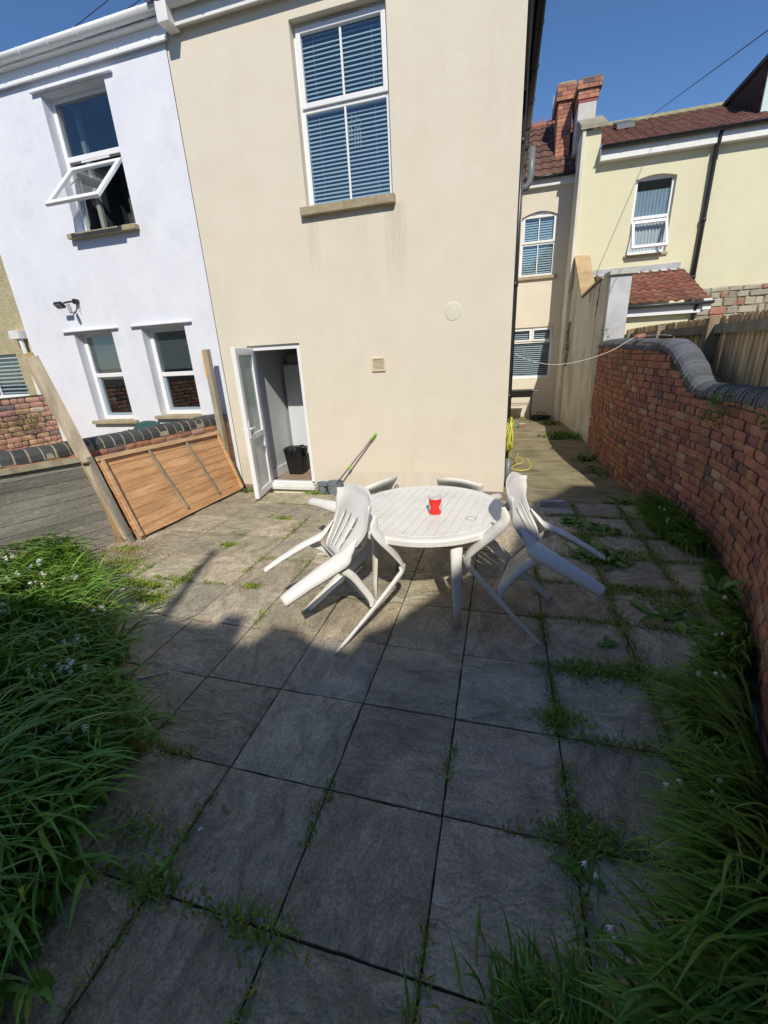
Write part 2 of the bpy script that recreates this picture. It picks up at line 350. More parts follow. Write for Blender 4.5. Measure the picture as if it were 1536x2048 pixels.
# ================================================================ WALL HELPERS
def wall_grid(M, x0, x1, z0, z1, y, ops, depth, mi=0, col=(1, 1, 1), back=True):
    """front face at y (facing -Y) with rectangular openings, reveals going back by depth"""
    xs = sorted(set([x0, x1] + [v for o in ops for v in (o[0], o[1])])); zs = sorted(set([z0, z1] + [v for o in ops for v in (o[2], o[3])]))
    for i in range(len(xs) - 1):
        for j in range(len(zs) - 1):
            cx, cz = (xs[i] + xs[i + 1]) / 2, (zs[j] + zs[j + 1]) / 2
            if any(o[0] < cx < o[1] and o[2] < cz < o[3] for o in ops): continue
            M.add([(xs[i], y, zs[j]), (xs[i + 1], y, zs[j]), (xs[i + 1], y, zs[j + 1]), (xs[i], y, zs[j + 1])], [(0, 1, 2, 3)], col, mi)
    for a, b, c, d_ in ops:
        yb = y + depth
        M.add([(a, y, c), (a, yb, c), (a, yb, d_), (a, y, d_)], [(0, 1, 2, 3)], col, mi)
        M.add([(b, y, c), (b, y, d_), (b, yb, d_), (b, yb, c)], [(0, 1, 2, 3)], col, mi)
        M.add([(a, y, d_), (a, yb, d_), (b, yb, d_), (b, y, d_)], [(0, 1, 2, 3)], col, mi)
        M.add([(a, y, c), (b, y, c), (b, yb, c), (a, yb, c)], [(0, 1, 2, 3)], col, mi)
def ring_frame(M, x0, x1, z0, z1, y0, y1, w, wb=None, wt=None, **k):
    wb = wb or w; wt = wt or w
    M.box(x0, x0 + w, y0, y1, z0, z1, **k); M.box(x1 - w, x1, y0, y1, z0, z1, **k)
    M.box(x0 + w, x1 - w, y0, y1, z1 - wt, z1, **k); M.box(x0 + w, x1 - w, y0, y1, z0, z0 + wb, **k)
def blind_mesh(x0, x1, z0, z1, y, pitch=0.025, tilt=0.35, wdt=0.024, droop=0.0):
    M = MB(); z = z1 - 0.03; M.box(x0 + .01, x1 - .01, y - .015, y + .015, z1 - 0.03, z1)
    ct, st = math.cos(tilt) * wdt / 2, math.sin(tilt) * wdt / 2
    while z > z0 + 0.02:
        z -= pitch; dz = rnd.uniform(-0.001, 0.001)
        M.add([(x0 + .012, y - ct, z - st), (x1 - .012, y - ct, z - st + dz), (x1 - .012, y + ct, z + st + dz), (x0 + .012, y + ct, z + st)], [(0, 1, 2, 3)])
    M.box(x0 + .012, x1 - .012, y - .012, y + .012, z - 0.03, z - 0.018)
    for f in (0.18, 0.82):
        xx = x0 + (x1 - x0) * f; M.box(xx - .001, xx + .001, y - ct - .003, y - ct - .001, z - 0.02, z1)
    return M
def window(house, x0, x1, z0, z1, y, zt=None, bar=False, blind=None, room=True, sash_top=True, sill=None, fw=0.055, label=None, open_lower=False, glass=None, name='window', roomdepth=0.9):
    """uPVC window whose frame fills the opening at depth y"""
    glass = glass or GLASS
    F = MB(); ring_frame(F, x0 - .02, x1 + .02, z0 - .02, z1 + .02, y, y + 0.07, fw + .02)
    if zt is not None: F.box(x0 + fw, x1 - fw, y, y + 0.07, zt - 0.03, zt + 0.03)
    fo = F.build(name, UPVC, house, bevel=0.006)
    if label: fo['label'] = label
    halves = [(z0 + fw, z1 - fw)] if zt is None else [(z0 + fw, zt - .03), (zt + .03, z1 - fw)]
    for hi, (a, b) in enumerate(halves):
        if open_lower and hi == 0: continue
        top = (hi == len(halves) - 1)
        if top and sash_top and zt is not None:
            Sx = MB(); ring_frame(Sx, x0 + .028, x1 - .028, a - .022, b + .022, y - 0.022, y + 0.03, 0.05)
            Sx.build('sash', UPVC, fo, bevel=0.006)
            gx0, gx1, ga, gb = x0 + .078, x1 - .078, a + .026, b - .026
        else: gx0, gx1, ga, gb = x0 + fw, x1 - fw, a, b
        G = MB(); G.box(gx0 - .005, gx1 + .005, y + 0.012, y + 0.018, ga - .005, gb + .005); G.build('pane', glass, fo)
        if bar:
            B = MB(); xm = (x0 + x1) / 2; B.box(xm - .011, xm + .011, y + 0.001, y + 0.010, ga, gb); B.build('glazing_bar', UPVC, fo)
    if blind: 
        bm_ = blind_mesh(x0 + .01, x1 - .01, z0 + .03, z1 - .02, y + 0.05, **blind.get('kw', {}))
        bm_.build('blind', blind.get('m', BLIND), fo)
    if room:
        Rm = MB(); X0, X1, Z0, Z1, Y0, Y1 = x0 - .02, x1 + .02, z0 - .02, z1 + .02, y + 0.071, y + roomdepth
        Rm.add([(X0, Y1, Z0), (X1, Y1, Z0), (X1, Y1, Z1), (X0, Y1, Z1), (X0, Y0, Z0), (X1, Y0, Z0), (X1, Y0, Z1), (X0, Y0, Z1)],
               [(0, 1, 2, 3), (4, 0, 3, 7), (1, 5, 6, 2), (7, 3, 2, 6), (4, 5, 1, 0)])
        Rm.build('interior', DARK, fo)
    if sill:
        a, b, zz, ys, h = sill; Sl = MB(); n = 6
        for i in range(1): Sl.box(a, b, ys, y + 0.01, zz - h, zz)
        Sl.build('sill', SILL, fo, bevel=0.008)
    return fo
def gutter(parent, a, b, r, m, name='gutter', brackets=0, side=(0, -1)):
    a, b = Vector(a), Vector(b); t = (b - a).normalized(); n = Vector((side[0], side[1], 0)); M = MB(); K = 9; P = []
    for p in (a, b): P.append([p + n * (r * math.cos(math.pi * k / (K - 1))) * 1.0 + Vector((0, 0, -r * math.sin(math.pi * k / (K - 1)))) for k in range(K)])
    M.grid(P); o = M.build(name, m, parent, solid=0.006, smooth=True)
    if brackets:
        L = (b - a).length
        for i in range(brackets):
            B = MB()
            c = a + t * (L * (i + .5) / brackets)
            pts = [c + n * (r * 1.12 * math.cos(math.pi * k / 8)) + Vector((0, 0, -r * 1.12 * math.sin(math.pi * k / 8))) for k in range(9)]
            B.tube(pts, 0.007, 6); B.build('gutter_bracket', m, o)
    return o
def tiled(x0, x1, ya, za, yb, zb, tw=0.22, course=0.28, amp=0.022, res=8, sawh=0.022, colfn=None, droop=0.0):
    """pantile sheet from the eave (ya,za) up to (yb,zb)"""
    M = MB(); L = math.hypot(yb - ya, zb - za); nC = int(L / course) + 1; uy, uz = (yb - ya) / L, (zb - za) / L
    ny, nz = -uz, uy; nx = int((x1 - x0) / tw * res)
    tcol = {}
    for c in range(nC):
        P = []
        for s_, h in ((c * course, sawh), (min((c + 1) * course, L) + 0.015, 0.0)):
            row = []
            for i in range(nx + 1):
                x = x0 + (x1 - x0) * i / nx; ph = (x - x0) / tw * 2 * math.pi
                wv = amp * (0.5 + 0.5 * math.sin(ph)) ** 0.7 * 1.3 + h + 0.003 * noise.noise(Vector((x * 3, c, 0)))
                y = ya + uy * s_ + ny * wv; z = za + uz * s_ + nz * wv; row.append((x, y, z))
            P.append(row)
        low = [(p[0], p[1] - ny * (sawh + .004), p[2] - nz * (sawh + .004)) for p in P[0]]
        n0 = len(M.v)
        for row in (low, P[0], P[1]): M.v.extend(row)
        W = nx + 1
        for k in range(2):
            for i in range(nx):
                ti = (int(i / res), c)
                if ti not in tcol: tcol[ti] = colfn() if colfn else (1, 1, 1)
                M.f.append((n0 + k * W + i, n0 + k * W + i + 1, n0 + (k + 1) * W + i + 1, n0 + (k + 1) * W + i)); M.c.append(tcol[ti]); M.mi.append(0)
    return M
TILE = mat('clay_tile', (0.75, 0.75, 0.75), 0.85, c2=(1, 1, 1), scale=12, stain=(0.50, 0.46, 0.40), stain_scale=4, stain_amt=0.55, stain_range=(0.48, 0.7), bump=0.4, bscale=60, vcol=True)
def c_red(): 
    k = rnd.uniform(.75, 1.15); return (0.235 * k, 0.095 * k * rnd.uniform(.9, 1.15), 0.066 * k)
def c_brown():
    k = rnd.uniform(.75, 1.2); return (0.165 * k, 0.088 * k, 0.066 * k)

# ================================================================ CREAM HOUSE
ch = empty('rendered_house', (0, 3.67, 0), 'cream rendered house behind the patio with the open white door and tall blind-covered window', 'house')
FY = 3.67
W = MB(); ops = [(-.60, .42, 3.38, 4.99), (-1.66, -.89, 0.0, 1.965)]
wall_grid(W, -2.07, 1.73, -0.2, 5.17, FY, ops, 0.16)
W.add([(1.73, FY, -.2), (1.73, 10.4, -.2), (1.73, 10.4, 5.1), (1.73, FY, 5.1)], [(0, 1, 2, 3)])
W.add([(-2.07, FY, 5.1), (1.73, FY, 5.1), (1.73, 10.4, 5.1), (-2.07, 10.4, 5.1)], [(0, 1, 2, 3)])
W.add([(-2.07, FY, -.2), (-2.07, FY, 5.1), (-2.07, 10.4, 5.1), (-2.07, 10.4, -.2)], [(0, 1, 2, 3)])
W.build('wall', CREAM, ch)
# damp brown foot of the wall
Wf = MB(); Wf.box(-0.88, 1.735, FY - .004, FY + .01, -0.15, 0.035); Wf.box(-2.07, -1.67, FY - .004, FY + .01, -.15, .035)
Wf.build('plinth', mat('damp_plinth', (0.33, 0.25, 0.19), 0.95, c2=(0.22, 0.17, 0.13), scale=10, bump=.4, bscale=50), ch)
uw = window(ch, -.60, .42, 3.38, 4.99, FY + .10, zt=4.29, bar=True, blind={'kw': dict(pitch=0.038, wdt=0.023, tilt=1.0)}, sill=(-.66, .45, 3.385, FY - .07, .085),
            label='tall upper window with closed-slat blinds and a dreamcatcher behind it')
t = MB(); t.box(-.28, .12, FY + .085, FY + .10, 4.945, 4.968); t.build('trickle_vent', mat('vent_grey', (.35, .33, .32), .6), uw)
# eaves
e = MB(); e.box(-1.95, 1.80, 3.60, 3.669, 5.16, 5.18); e.box(-1.95, 1.80, 3.58, 3.60, 5.14, 5.30); e.build('fascia', UPVC_D, ch)
gutter(ch, (-1.95, 3.52, 5.30), (1.9, 3.52, 5.30), 0.055, UPVC_D, brackets=4)
e = MB(); e.box(-1.98, -1.85, 3.46, 3.66, 5.12, 5.34); e.build('gutter_outlet', UPVC_D, ch, bevel=.01)
r_ = tiled(-2.07, 1.85, 3.46, 5.28, 6.9, 7.0, colfn=c_brown); r_.build('roof', TILE, ch)
# black eaves gutter and pipes on the alley side
e = MB(); e.box(1.73, 1.80, 3.5, 10.3, 4.88, 5.06); e.build('fascia', mat('black_paint', (.02, .02, .022), .5), ch)
gutter(ch, (1.855, 3.45, 4.99), (1.855, 10.3, 4.95), 0.055, BLACKP, brackets=9, side=(1, 0))
d_ = MB(); d_.tube([(1.775, 5.6, 4.85), (1.775, 5.6, 3.0), (1.775, 5.6, 1.2), (1.775, 5.6, -.05)], 0.034, 10)
for z in (4.3, 2.6, 1.0): d_.tube([(1.775, 5.6, z), (1.775, 5.6, z + .07)], .045, 10)
d_.tube([(1.765, 3.72, 4.7), (1.765, 3.72, 2.2), (1.76, 3.72, .9)], .008, 6)
d_.build('downpipe', BLACKP, ch, smooth=True)
d_ = MB(); d_.tube([(1.92, 6.0, 4.38), (1.92, 6.0, 4.08), (1.905, 6, 3.98), (1.87, 6.0, 3.92), (1.74, 6.0, 3.90)], 0.045, 12); d_.build('soil_pipe', GREYP, ch, smooth=True)
# extract vent cover
v = MB(); ring_frame(v, .075, .245, 1.575, 1.735, FY - .02, FY + .001, .016)
for i in range(9): z = 1.592 + i * .0143; v.obox((.16, FY - .008, z + .006), (1, 0, 0), (0, .8, .6), (0, -.6, .8), .07, .008, .0018)
v.box(.09, .23, FY - .004, FY - .001, 1.59, 1.72)
v.build('wall_vent', mat('cream_plastic', (.66, .58, .42), .5), ch)
v = MB(); v.lathe((0, 0, 0), [(0, 0.006), (.05, .006), (.062, .004), (.068, 0.0)], 24)
v.v = [(1.075 + a * 1.5, FY - c, 2.19 + b * 1.5) for a, b, c in v.v]; v.f = [f[::-1] for f in v.f]; v.build('filled_patch', mat('patch', (.72, .68, .56), .9, c2=(.62, .60, .48), scale=14), ch)
# door frame, threshold and open leaf
D = MB(); D.box(-1.66, -1.60, FY + .03, FY + .10, .09, 1.965); D.box(-.95, -.89, FY + .03, FY + .10, .09, 1.965); D.box(-1.60, -.95, FY + .03, FY + .10, 1.90, 1.965)
D.box(-1.60, -.95, FY + .03, FY + .10, .03, .09)
df = D.build('door_frame', UPVC, ch, bevel=.006)
D = MB(); D.box(-1.64, -.885, FY - .05, FY + .035, -.015, .04); D.box(-1.64, -.885, FY - .02, FY + .029, .04, .075); D.build('threshold', UPVC_D, ch, bevel=.006)
# leaf local frame: u along width from hinge, hinge (-1.585,3.66)
hx, hy = -1.595, 3.665; fx, fy = -1.480, 3.065
ul = math.hypot(fx - hx, fy - hy); ux, uy_ = (fx - hx) / ul, (fy - hy) / ul; nx_, ny_ = -uy_, ux   # n towards... inside face
if nx_ < 0: nx_, ny_ = -nx_, -ny_
def leafbox(M, u0, u1, n0, n1, z0, z1): 
    c = (hx + ux * (u0 + u1) / 2 + nx_ * (n0 + n1) / 2, hy + uy_ * (u0 + u1) / 2 + ny_ * (n0 + n1) / 2, (z0 + z1) / 2)
    M.obox(c, (ux, uy_, 0), (nx_, ny_, 0), (0, 0, 1), (u1 - u0) / 2, abs(n1 - n0) / 2, (z1 - z0) / 2)
D = MB(); zb, ztp = .02, 1.94; lw = .085
leafbox(D, 0, lw, -.03, .03, zb, ztp); leafbox(D, ul - lw, ul, -.03, .03, zb, ztp)
leafbox(D, lw, ul - lw, -.03, .03, ztp - .09, ztp); leafbox(D, lw, ul - lw, -.03, .03, zb, zb + .10); leafbox(D, lw, ul - lw, -.03, .03, .80, .88)
leaf = D.build('door', UPVC, ch, bevel=.008); leaf['label'] = 'half-glazed white door swung out into the patio'
D = MB(); leafbox(D, lw - .01, ul - lw + .01, -.012, .012, zb + .09, .81); D.build('lower_panel', UPVC_D, leaf)
D = MB(); leafbox(D, lw - .005, ul - lw + .005, -.006, .006, .875, ztp - .085); D.build('pane', mat('obscured_glass', (.42, .50, .46), .18, c2=(.50, .58, .53), scale=40), leaf)
D = MB(); leafbox(D, ul - .062, ul - .030, .031, .04, .84, 1.06); leafbox(D, ul - .062, ul - .030, -.04, -.031, .84, 1.06)
for s_ in (-1, 1): leafbox(D, ul - .16, ul - .04, s_ * .075 if s_ < 0 else .058, s_ * .058 if s_ < 0 else .075, .955, .975); leafbox(D, ul - .055, ul - .040, min(s_ * .035, s_ * .07), max(s_ * .035, s_ * .07), .955, .975)
D.build('handle', UPVC, leaf, bevel=.004)
# the room inside the door
IN = MB(); X0, X1, Y0, Y1, Z0, Z1 = -1.70, .3, FY + .12, 5.15, .045, 2.25
IN.add([(X0, Y0, Z0), (X0, Y1, Z0), (X0, Y1, Z1), (X0, Y0, Z1)], [(0, 1, 2, 3)])
IN.add([(X1, Y0, Z0), (X1, Y1, Z0), (X1, Y1, Z1), (X1, Y0, Z1)], [(3, 2, 1, 0)])
IN.add([(X0, Y1, Z0), (X1, Y1, Z0), (X1, Y1, Z1), (X0, Y1, Z1)], [(0, 1, 2, 3)])
IN.add([(X0, Y0, Z1), (X1, Y0, Z1), (X1, Y1, Z1), (X0, Y1, Z1)], [(0, 1, 2, 3)])
IN.build('interior_wall', mat('interior_paint', (.60, .63, .66), .8), ch)
IN = MB(); IN.add([(X0, FY + .03, Z0), (X1, FY + .03, Z0), (X1, Y1, Z0), (X0, Y1, Z0)], [(0, 1, 2, 3)])
IN.build('interior_floor', mat('vinyl_floor', (.30, .22, .16), .5, c2=(.38, .29, .22), scale=6), ch)
IN = MB(); IN.box(X0, X0 + .018, Y0 + .02, 4.6, .05, .20); IN.build('skirting', UPVC, ch, bevel=.004)

# rear range at the end of the alley
EY = 10.4
W = MB(); ops = [(1.80, 2.82, .98, 2.20), (1.93, 2.72, 3.33, 4.66)]
wall_grid(W, 1.70, 3.02, -.15, 5.20, EY, ops, 0.14)
W.build('rear_wall', CREAM, ch)
# arch head over the upper window
A = MB(); n = 12; xs = [1.93 + (2.72 - 1.93) * i / n for i in range(n + 1)]
for i in range(n):
    def zz(x): return 4.66 + .10 * math.sin(math.pi * (x - 1.93) / .79) - 0.10
    a, b = xs[i], xs[i + 1]
    A.add([(a, EY - .003, zz(a)), (b, EY - .003, zz(b)), (b, EY - .003, 4.67), (a, EY - .003, 4.67), (a, EY + .08, zz(a)), (b, EY + .08, zz(b))], [(0, 1, 2, 3), (0, 4, 5, 1)])
A.build('arch', CREAM, ch)
window(ch, 1.93, 2.72, 3.33, 4.62, EY + .06, zt=4.02, bar=True, blind={'kw': dict(pitch=.050, wdt=.034, tilt=1.15)}, sill=(1.78, 2.80, 3.33, EY - .06, .07), label='arched upper window at the end of the alley')
lw_ = window(ch, 1.80, 2.82, .98, 2.20, EY + .05, zt=1.86, sash_top=False, blind={'m': BLINDW, 'kw': dict(pitch=.05, wdt=.028, tilt=1.0)}, label='wide ground-floor window with white venetian blinds')
s1 = MB(); ring_frame(s1, 1.83, 2.30, 1.875, 2.165, EY + .03, EY + .08, .04); ring_frame(s1, 2.33, 2.79, 1.875, 2.165, EY + .02, EY + .08, .04); s1.box(2.295, 2.335, EY + .045, EY + .12, 1.87, 2.17); s1.build('sash', UPVC, lw_, bevel=.004)
e = MB(); e.box(1.72, 3.0, EY - .10, EY, 5.10, 5.24); e.build('fascia', UPVC_D, ch)
gutter(ch, (1.7, EY - .16, 5.27), (3.0, EY - .16, 5.27), .05, BLACKP)
tiled(1.3, 3.0, EY - .14, 5.26, 11.9, 6.75, colfn=c_brown, tw=.2, course=.26).build('roof', TILE, ch)
rg = MB(); rg.tube([(1.3, 11.95, 6.79), (3.0, 11.95, 6.79)], .07, 8)
for i in range(12): x = 1.36 + i * .14; rg.add([(x - .05, 11.95, 6.83), (x + .05, 11.95, 6.83), (x, 11.95, 6.97), (x, 11.93, 6.83), (x, 11.97, 6.83)], [(0, 3, 2), (3, 1, 2), (1, 4, 2), (4, 0, 2)])
rg.build('ridge', mat('red_ridge', (.33, .12, .08), .9), ch)

# ================================================================ WHITE HOUSE
wh = empty('rendered_house', (-3.7, 3.66, 0), 'white rendered house to the left with the tilted open upper window', 'house')
WY = 3.66
ops = [(-3.95, -2.97, 3.50, 4.95), (-4.50, -3.80, 1.02, 2.29), (-3.28, -2.56, 1.08, 2.29)]
W = MB(); wall_grid(W, -5.42, -2.072, -.2, 5.12, WY, ops, .18)
W.add([(-5.42, WY, -.2), (-5.42, WY, 5.08), (-5.42, 9, 5.08), (-5.42, 9, -.2)], [(0, 1, 2, 3)]); W.add([(-5.42, WY, 5.08), (-2.07, WY, 5.08), (-2.07, 9, 5.08), (-5.42, 9, 5.08)], [(0, 1, 2, 3)])
W.build('wall', WHITE_R, wh)
for a, b, z in ((-4.07, -2.83, 4.965), (-4.68, -3.66, 2.31), (-3.43, -2.42, 2.31)):
    L = MB(); L.box(a, b, WY - .045, WY + .002, z, z + .022); L.build('drip_mould', WHITE_R, wh, bevel=.006)
GR = mat('grey_roller_blind', (.105, .108, .10), .8)
lo = window(wh, -3.95, -2.97, 3.50, 4.95, WY + .12, zt=4.33, open_lower=True, sash_top=False, sill=(-4.05, -2.93, 3.49, WY - .08, .06), label='upper window with its lower sash tilted outwards', fw=.05)
SA = MB()   # top-hung sash tilted out: hinge line at y WY+.1,z 4.27
top = Vector((0, WY + .09, 4.22)); bot = Vector((0, WY - .42, 3.70)); 
def sashp(t): return top + (bot - top) * t
dv = (bot - top).normalized(); nv = Vector((0, -dv.z, dv.y))
def sb(M, xa, xb, t0, t1, n0=-.02, n1=.02):
    L = (bot - top).length; c = top + dv * (L * (t0 + t1) / 2) + nv * ((n0 + n1) / 2)
    M.obox(((xa + xb) / 2, c.y, c.z), (1, 0, 0), dv, nv, (xb - xa) / 2, L * (t1 - t0) / 2, (n1 - n0) / 2)
xa, xb = -3.87, -3.04
sb(SA, xa, xa + .06, 0, 1); sb(SA, xb - .06, xb, 0, 1); sb(SA, xa + .06, xb - .06, 0, .08); sb(SA, xa + .06, xb - .06, .91, 1); 
sa = SA.build('sash', UPVC, lo, bevel=.006)
SA = MB(); sb(SA, xa + .055, xb - .055, .07, .92, -.004, .004); SA.build('pane', GLASS_C, lo)
SA = MB(); SA.beam((-3.83, WY + .13, 3.60), (-3.80, WY + .13, 4.15), .014, .014); SA.beam((-3.80, WY + .13, 4.15), (-3.82, WY - .02, 4.02), .012, .012); SA.build('stay_arm', mat('steel', (.5, .5, .52), .4, metal=.8), lo)
SA = MB(); SA.box(-3.70, -3.25, WY + .115, WY + .125, 4.275, 4.295); SA.build('trickle_vent', UPVC_D, lo)
CU = MB(); CU.box(-3.86, -3.80, WY + .35, WY + .40, 3.5, 4.95); CU.build('curtain', mat('pale_curtain', (.30, .33, .30), .9), lo)
PI = MB(); PI.box(-3.75, -3.5, WY + .85, WY + .87, 3.75, 4.1); PI.box(-3.42, -3.15, WY + .85, WY + .87, 3.65, 4.0); PI.build('picture', mat('wall_picture', (.10, .06, .03), .6, c2=(.16, .17, .18), scale=14), lo)
for a, b, z0, zt_, hb in ((-4.50, -3.80, 1.02, 1.69, .50), (-3.28, -2.56, 1.08, 1.66, .55)):
    wi = window(wh, a, b, z0, 2.29, WY + .13, zt=zt_, sash_top=False, sill=(a - .07, b + .09, z0 + .005, WY - .07, .05), fw=.06)
    B = MB(); B.box(a + .05, b - .05, WY + .162, WY + .166, 2.28 - hb, 2.28); B.build('roller_blind', GR, wi)
    B = MB(); ring_frame(B, a + .05, b - .05, z0 + .05, zt_ + .02, WY + .15, WY + .19, .05); B.build('sash', UPVC, wi, bevel=.004)
    B = MB(); B.box(a + .1, b - .1, WY + .125, WY + .135, 2.23, 2.25); B.build('trickle_vent', UPVC_D, wi)
e = MB(); e.box(-5.42, -2.02, WY - .03, WY - .001, 5.10, 5.22); e.box(-5.42, -2.02, WY - .055, WY - .03, 5.075, 5.105); e.box(-5.42, -2.02, WY - .10, WY - .001, 5.22, 5.24); e.build('fascia', UPVC, wh, bevel=.004)
gutter(wh, (-5.42, WY - .12, 5.29), (-1.98, WY - .12, 5.31), 0.060, UPVC, brackets=8)
tiled(-5.42, -2.09, WY - .1, 5.29, 7.0, 7.0, colfn=c_brown).build('roof', TILE, wh)

# ================================================================ PEBBLEDASH HOUSE
ph = empty('pebbledash_house', (-7, 3.72, 0), 'ochre pebbledash house at the far left edge', 'house')
PY = 3.70
W = MB(); wall_grid(W, -12, -5.424, -.2, 5.2, PY, [(-7.2, -5.83, 1.40, 2.08)], .12); W.build('wall', PEBBLE, ph)
window(ph, -7.2, -5.83, 1.40, 2.08, PY + .05, zt=None, bar=True, blind={'m': BLINDW, 'kw': dict(pitch=.06, wdt=.06, tilt=.5)}, sill=(-7.3, -5.8, 1.41, PY - .05, .06), fw=.06)
e = MB(); e.box(-5.66, -5.47, PY - .13, PY, 2.28, 2.40); e.tube([(-5.53, PY - .07, 2.3), (-5.50, PY - .07, 1.9), (-5.50, PY - .07, .2)], .034, 10); e.build('rainwater_pipe', UPVC_D, ph, bevel=.004)

# ================================================================ YELLOW HOUSE
yh = empty('rendered_house', (5.5, 9.6, 0), 'pale yellow rendered house with a brown tiled roof beyond the fence', 'house')
YY = 9.6
W = MB(); wall_grid(W, 3.05, 13.0, -.2, 5.30, YY, [(4.08, 4.80, 3.46, 4.86)], .12)
W.add([(3.05, YY, -.2), (3.05, YY, 5.75), (3.05, 11.5, 6.6), (3.05, 11.5, -.2)], [(0, 1, 2, 3)], mi=1)
W.add([(3.05, YY, 5.30), (3.34, YY, 5.30), (3.34, YY, 5.72), (3.05, YY, 5.72)], [(0, 1, 2, 3)])
W.add([(3.34, YY, 5.30), (3.34, YY + .4, 5.30), (3.34, YY + .4, 5.9), (3.34, YY, 5.72)], [(0, 1, 2, 3)])
W.build('wall', [YELLOW_R, PARTY], yh)
W = MB(); W.box(2.985, 3.045, YY - .07, YY - .0, 2.9, 5.7); W.box(2.985, 3.046, YY + .0, EY - .005, -.1, 5.74); W.build('side_wall', PARTY, yh)
c_ = MB(); c_.add([(2.94, YY - .1, 5.72), (3.42, YY - .1, 5.72), (3.42, YY + .75, 6.14), (2.94, YY + .75, 6.14), (2.94, YY - .1, 5.79), (3.42, YY - .1, 5.79), (3.42, YY + .75, 6.21), (2.94, YY + .75, 6.21)],
       [(0, 3, 2, 1), (4, 5, 6, 7), (0, 1, 5, 4), (1, 2, 6, 5), (3, 0, 4, 7), (2, 3, 7, 6)]); c_.build('parapet_coping', mat('stone_coping', (.36, .33, .25), .95, c2=(.26, .25, .19), scale=7, bump=.4), yh)
# windows
A = MB(); n = 12
for i in range(n):
    def zy(x): return 4.80 + .06 * math.sin(math.pi * (x - 4.08) / .72) - .03
    a, b = 4.08 + .72 * i / n, 4.08 + .72 * (i + 1) / n
    A.add([(a, YY - .003, zy(a)), (b, YY - .003, zy(b)), (b, YY - .003, 4.87), (a, YY - .003, 4.87), (a, YY + .1, zy(a)), (b, YY + .1, zy(b))], [(0, 1, 2, 3), (0, 4, 5, 1)])
A.build('arch', YELLOW_R, yh)
yw = window(yh, 4.08, 4.80, 3.46, 4.82, YY + .07, zt=4.12, sash_top=False, open_lower=True, sill=(4.02, 4.84, 3.45, YY - .04, .05), label='yellow house window with lace curtain and its lower sash tilted open')
LACE = mat('lace_curtain', (.80, .88, .92), .8, c2=(.6, .7, .8), scale=14, stretch=(3, 1, .5), translucent=.3)
cu = MB(); P = []
for k in range(2): P.append([(4.12 + .66 * i / 60, YY + .13 + .015 * math.sin(i * 1.1), (3.52 if k == 0 else 4.60)) for i in range(61)])
cu.grid(P); cu.build('curtain', LACE, yw, smooth=True)
SA = MB(); top = Vector((0, YY + .05, 4.06)); bot = Vector((0, YY - .22, 3.53)); dv = (bot - top).normalized(); nv = Vector((0, -dv.z, dv.y))
sb(SA, 4.11, 4.16, 0, 1); sb(SA, 4.72, 4.77, 0, 1); sb(SA, 4.16, 4.72, 0, .1); sb(SA, 4.16, 4.72, .9, 1); SA.build('sash', UPVC, yw, bevel=.005)
SA = MB(); sb(SA, 4.15, 4.73, .08, .92, -.004, .004); SA.build('pane', GLASS_C, yw)
e = MB(); e.box(3.345, 5.33, YY - .16, YY - .001, 5.14, 5.345); e.box(5.40, 13, YY - .16, YY - .001, 5.14, 5.345); e.build('fascia', UPVC_D, yh)
gutter(yh, (3.33, YY - .22, 5.36), (13, YY - .22, 5.36), .055, BLACKP, brackets=12)
d_ = MB(); d_.tube([(5.365, YY - .20, 5.33), (5.365, YY - .08, 5.12), (5.375, YY - .06, 4.2), (5.38, YY - .06, 1.2)], .04, 10)
for z in (4.9, 3.9, 2.9): d_.tube([(5.372, YY - .06, z), (5.372, YY - .06, z + .06)], .052, 10)
d_.build('downpipe', BLACKP, yh, smooth=True)
tiled(3.34, 13, YY - .2, 5.34, 12.0, 6.56, tw=.19, course=.25, colfn=lambda: tuple(a * b for a, b in zip(c_brown(), (1.15, 1.0, 1.0))), res=7).build('roof', TILE, yh)
rg = MB(); rg.tube([(3.34, 12.02, 6.58), (13, 12.02, 6.58)], .085, 8); rg.build('ridge', mat('mossy_ridge', (.25, .24, .13), .95, c2=(.34, .33, .2), scale=6), yh)
# roof light
def roof_z(y): return 5.34 + (y - 9.4) * (6.56 - 5.34) / 2.6
rl = MB(); 
for xa_, xb_, ya_, yb_ in ((3.85, 4.20, 11.0, 11.5),):
    rl.add([(xa_, ya_, roof_z(ya_) + .05), (xb_, ya_, roof_z(ya_) + .05), (xb_, yb_, roof_z(yb_) + .05), (xa_, yb_, roof_z(yb_) + .05), (xa_, ya_, roof_z(ya_) + .13), (xb_, ya_, roof_z(ya_) + .13), (xb_, yb_, roof_z(yb_) + .13), (xa_, yb_, roof_z(yb_) + .13)], [(4, 5, 6, 7), (0, 1, 5, 4), (1, 2, 6, 5), (3, 0, 4, 7)])
rl.build('skylight', mat('lead_frame', (.12, .13, .13), .5), yh)
# dormer
dm = MB(); dm.add([(6.2, 10.2, 5.62), (6.2, 12.1, 6.56), (6.2, 12.1, 6.60), (6.2, 10.2, 6.50)], [(0, 1, 2, 3)])
cols = MB()
for k in range(9):
    z = 5.55 + k * .115
    for j in range(12):
        y = 10.15 + j * .165 + (.08 if k % 2 else 0)
        if z + .08 < 5.62 + (y - 10.2) * .49 or z > 6.50 + (y - 10.2) * .03: continue
        c0 = c_brown(); cols.obox((6.19, y + .08, z + .05), (1, 0, 0), (0, 1, 0), (0, 0, 1), .006, .079, .062, col=tuple(.55 * a for a in c0))
do = dm.build('dormer', mat('tile_hanging', (.06, .04, .035), .9), yh); cols.build('hung_tile', TILE, do)
dm = MB(); dm.box(6.13, 8.4, 10.0, 12.15, 6.52, 6.60); dm.build('dormer_roof', mat('felt', (.08, .08, .08), .9), do)
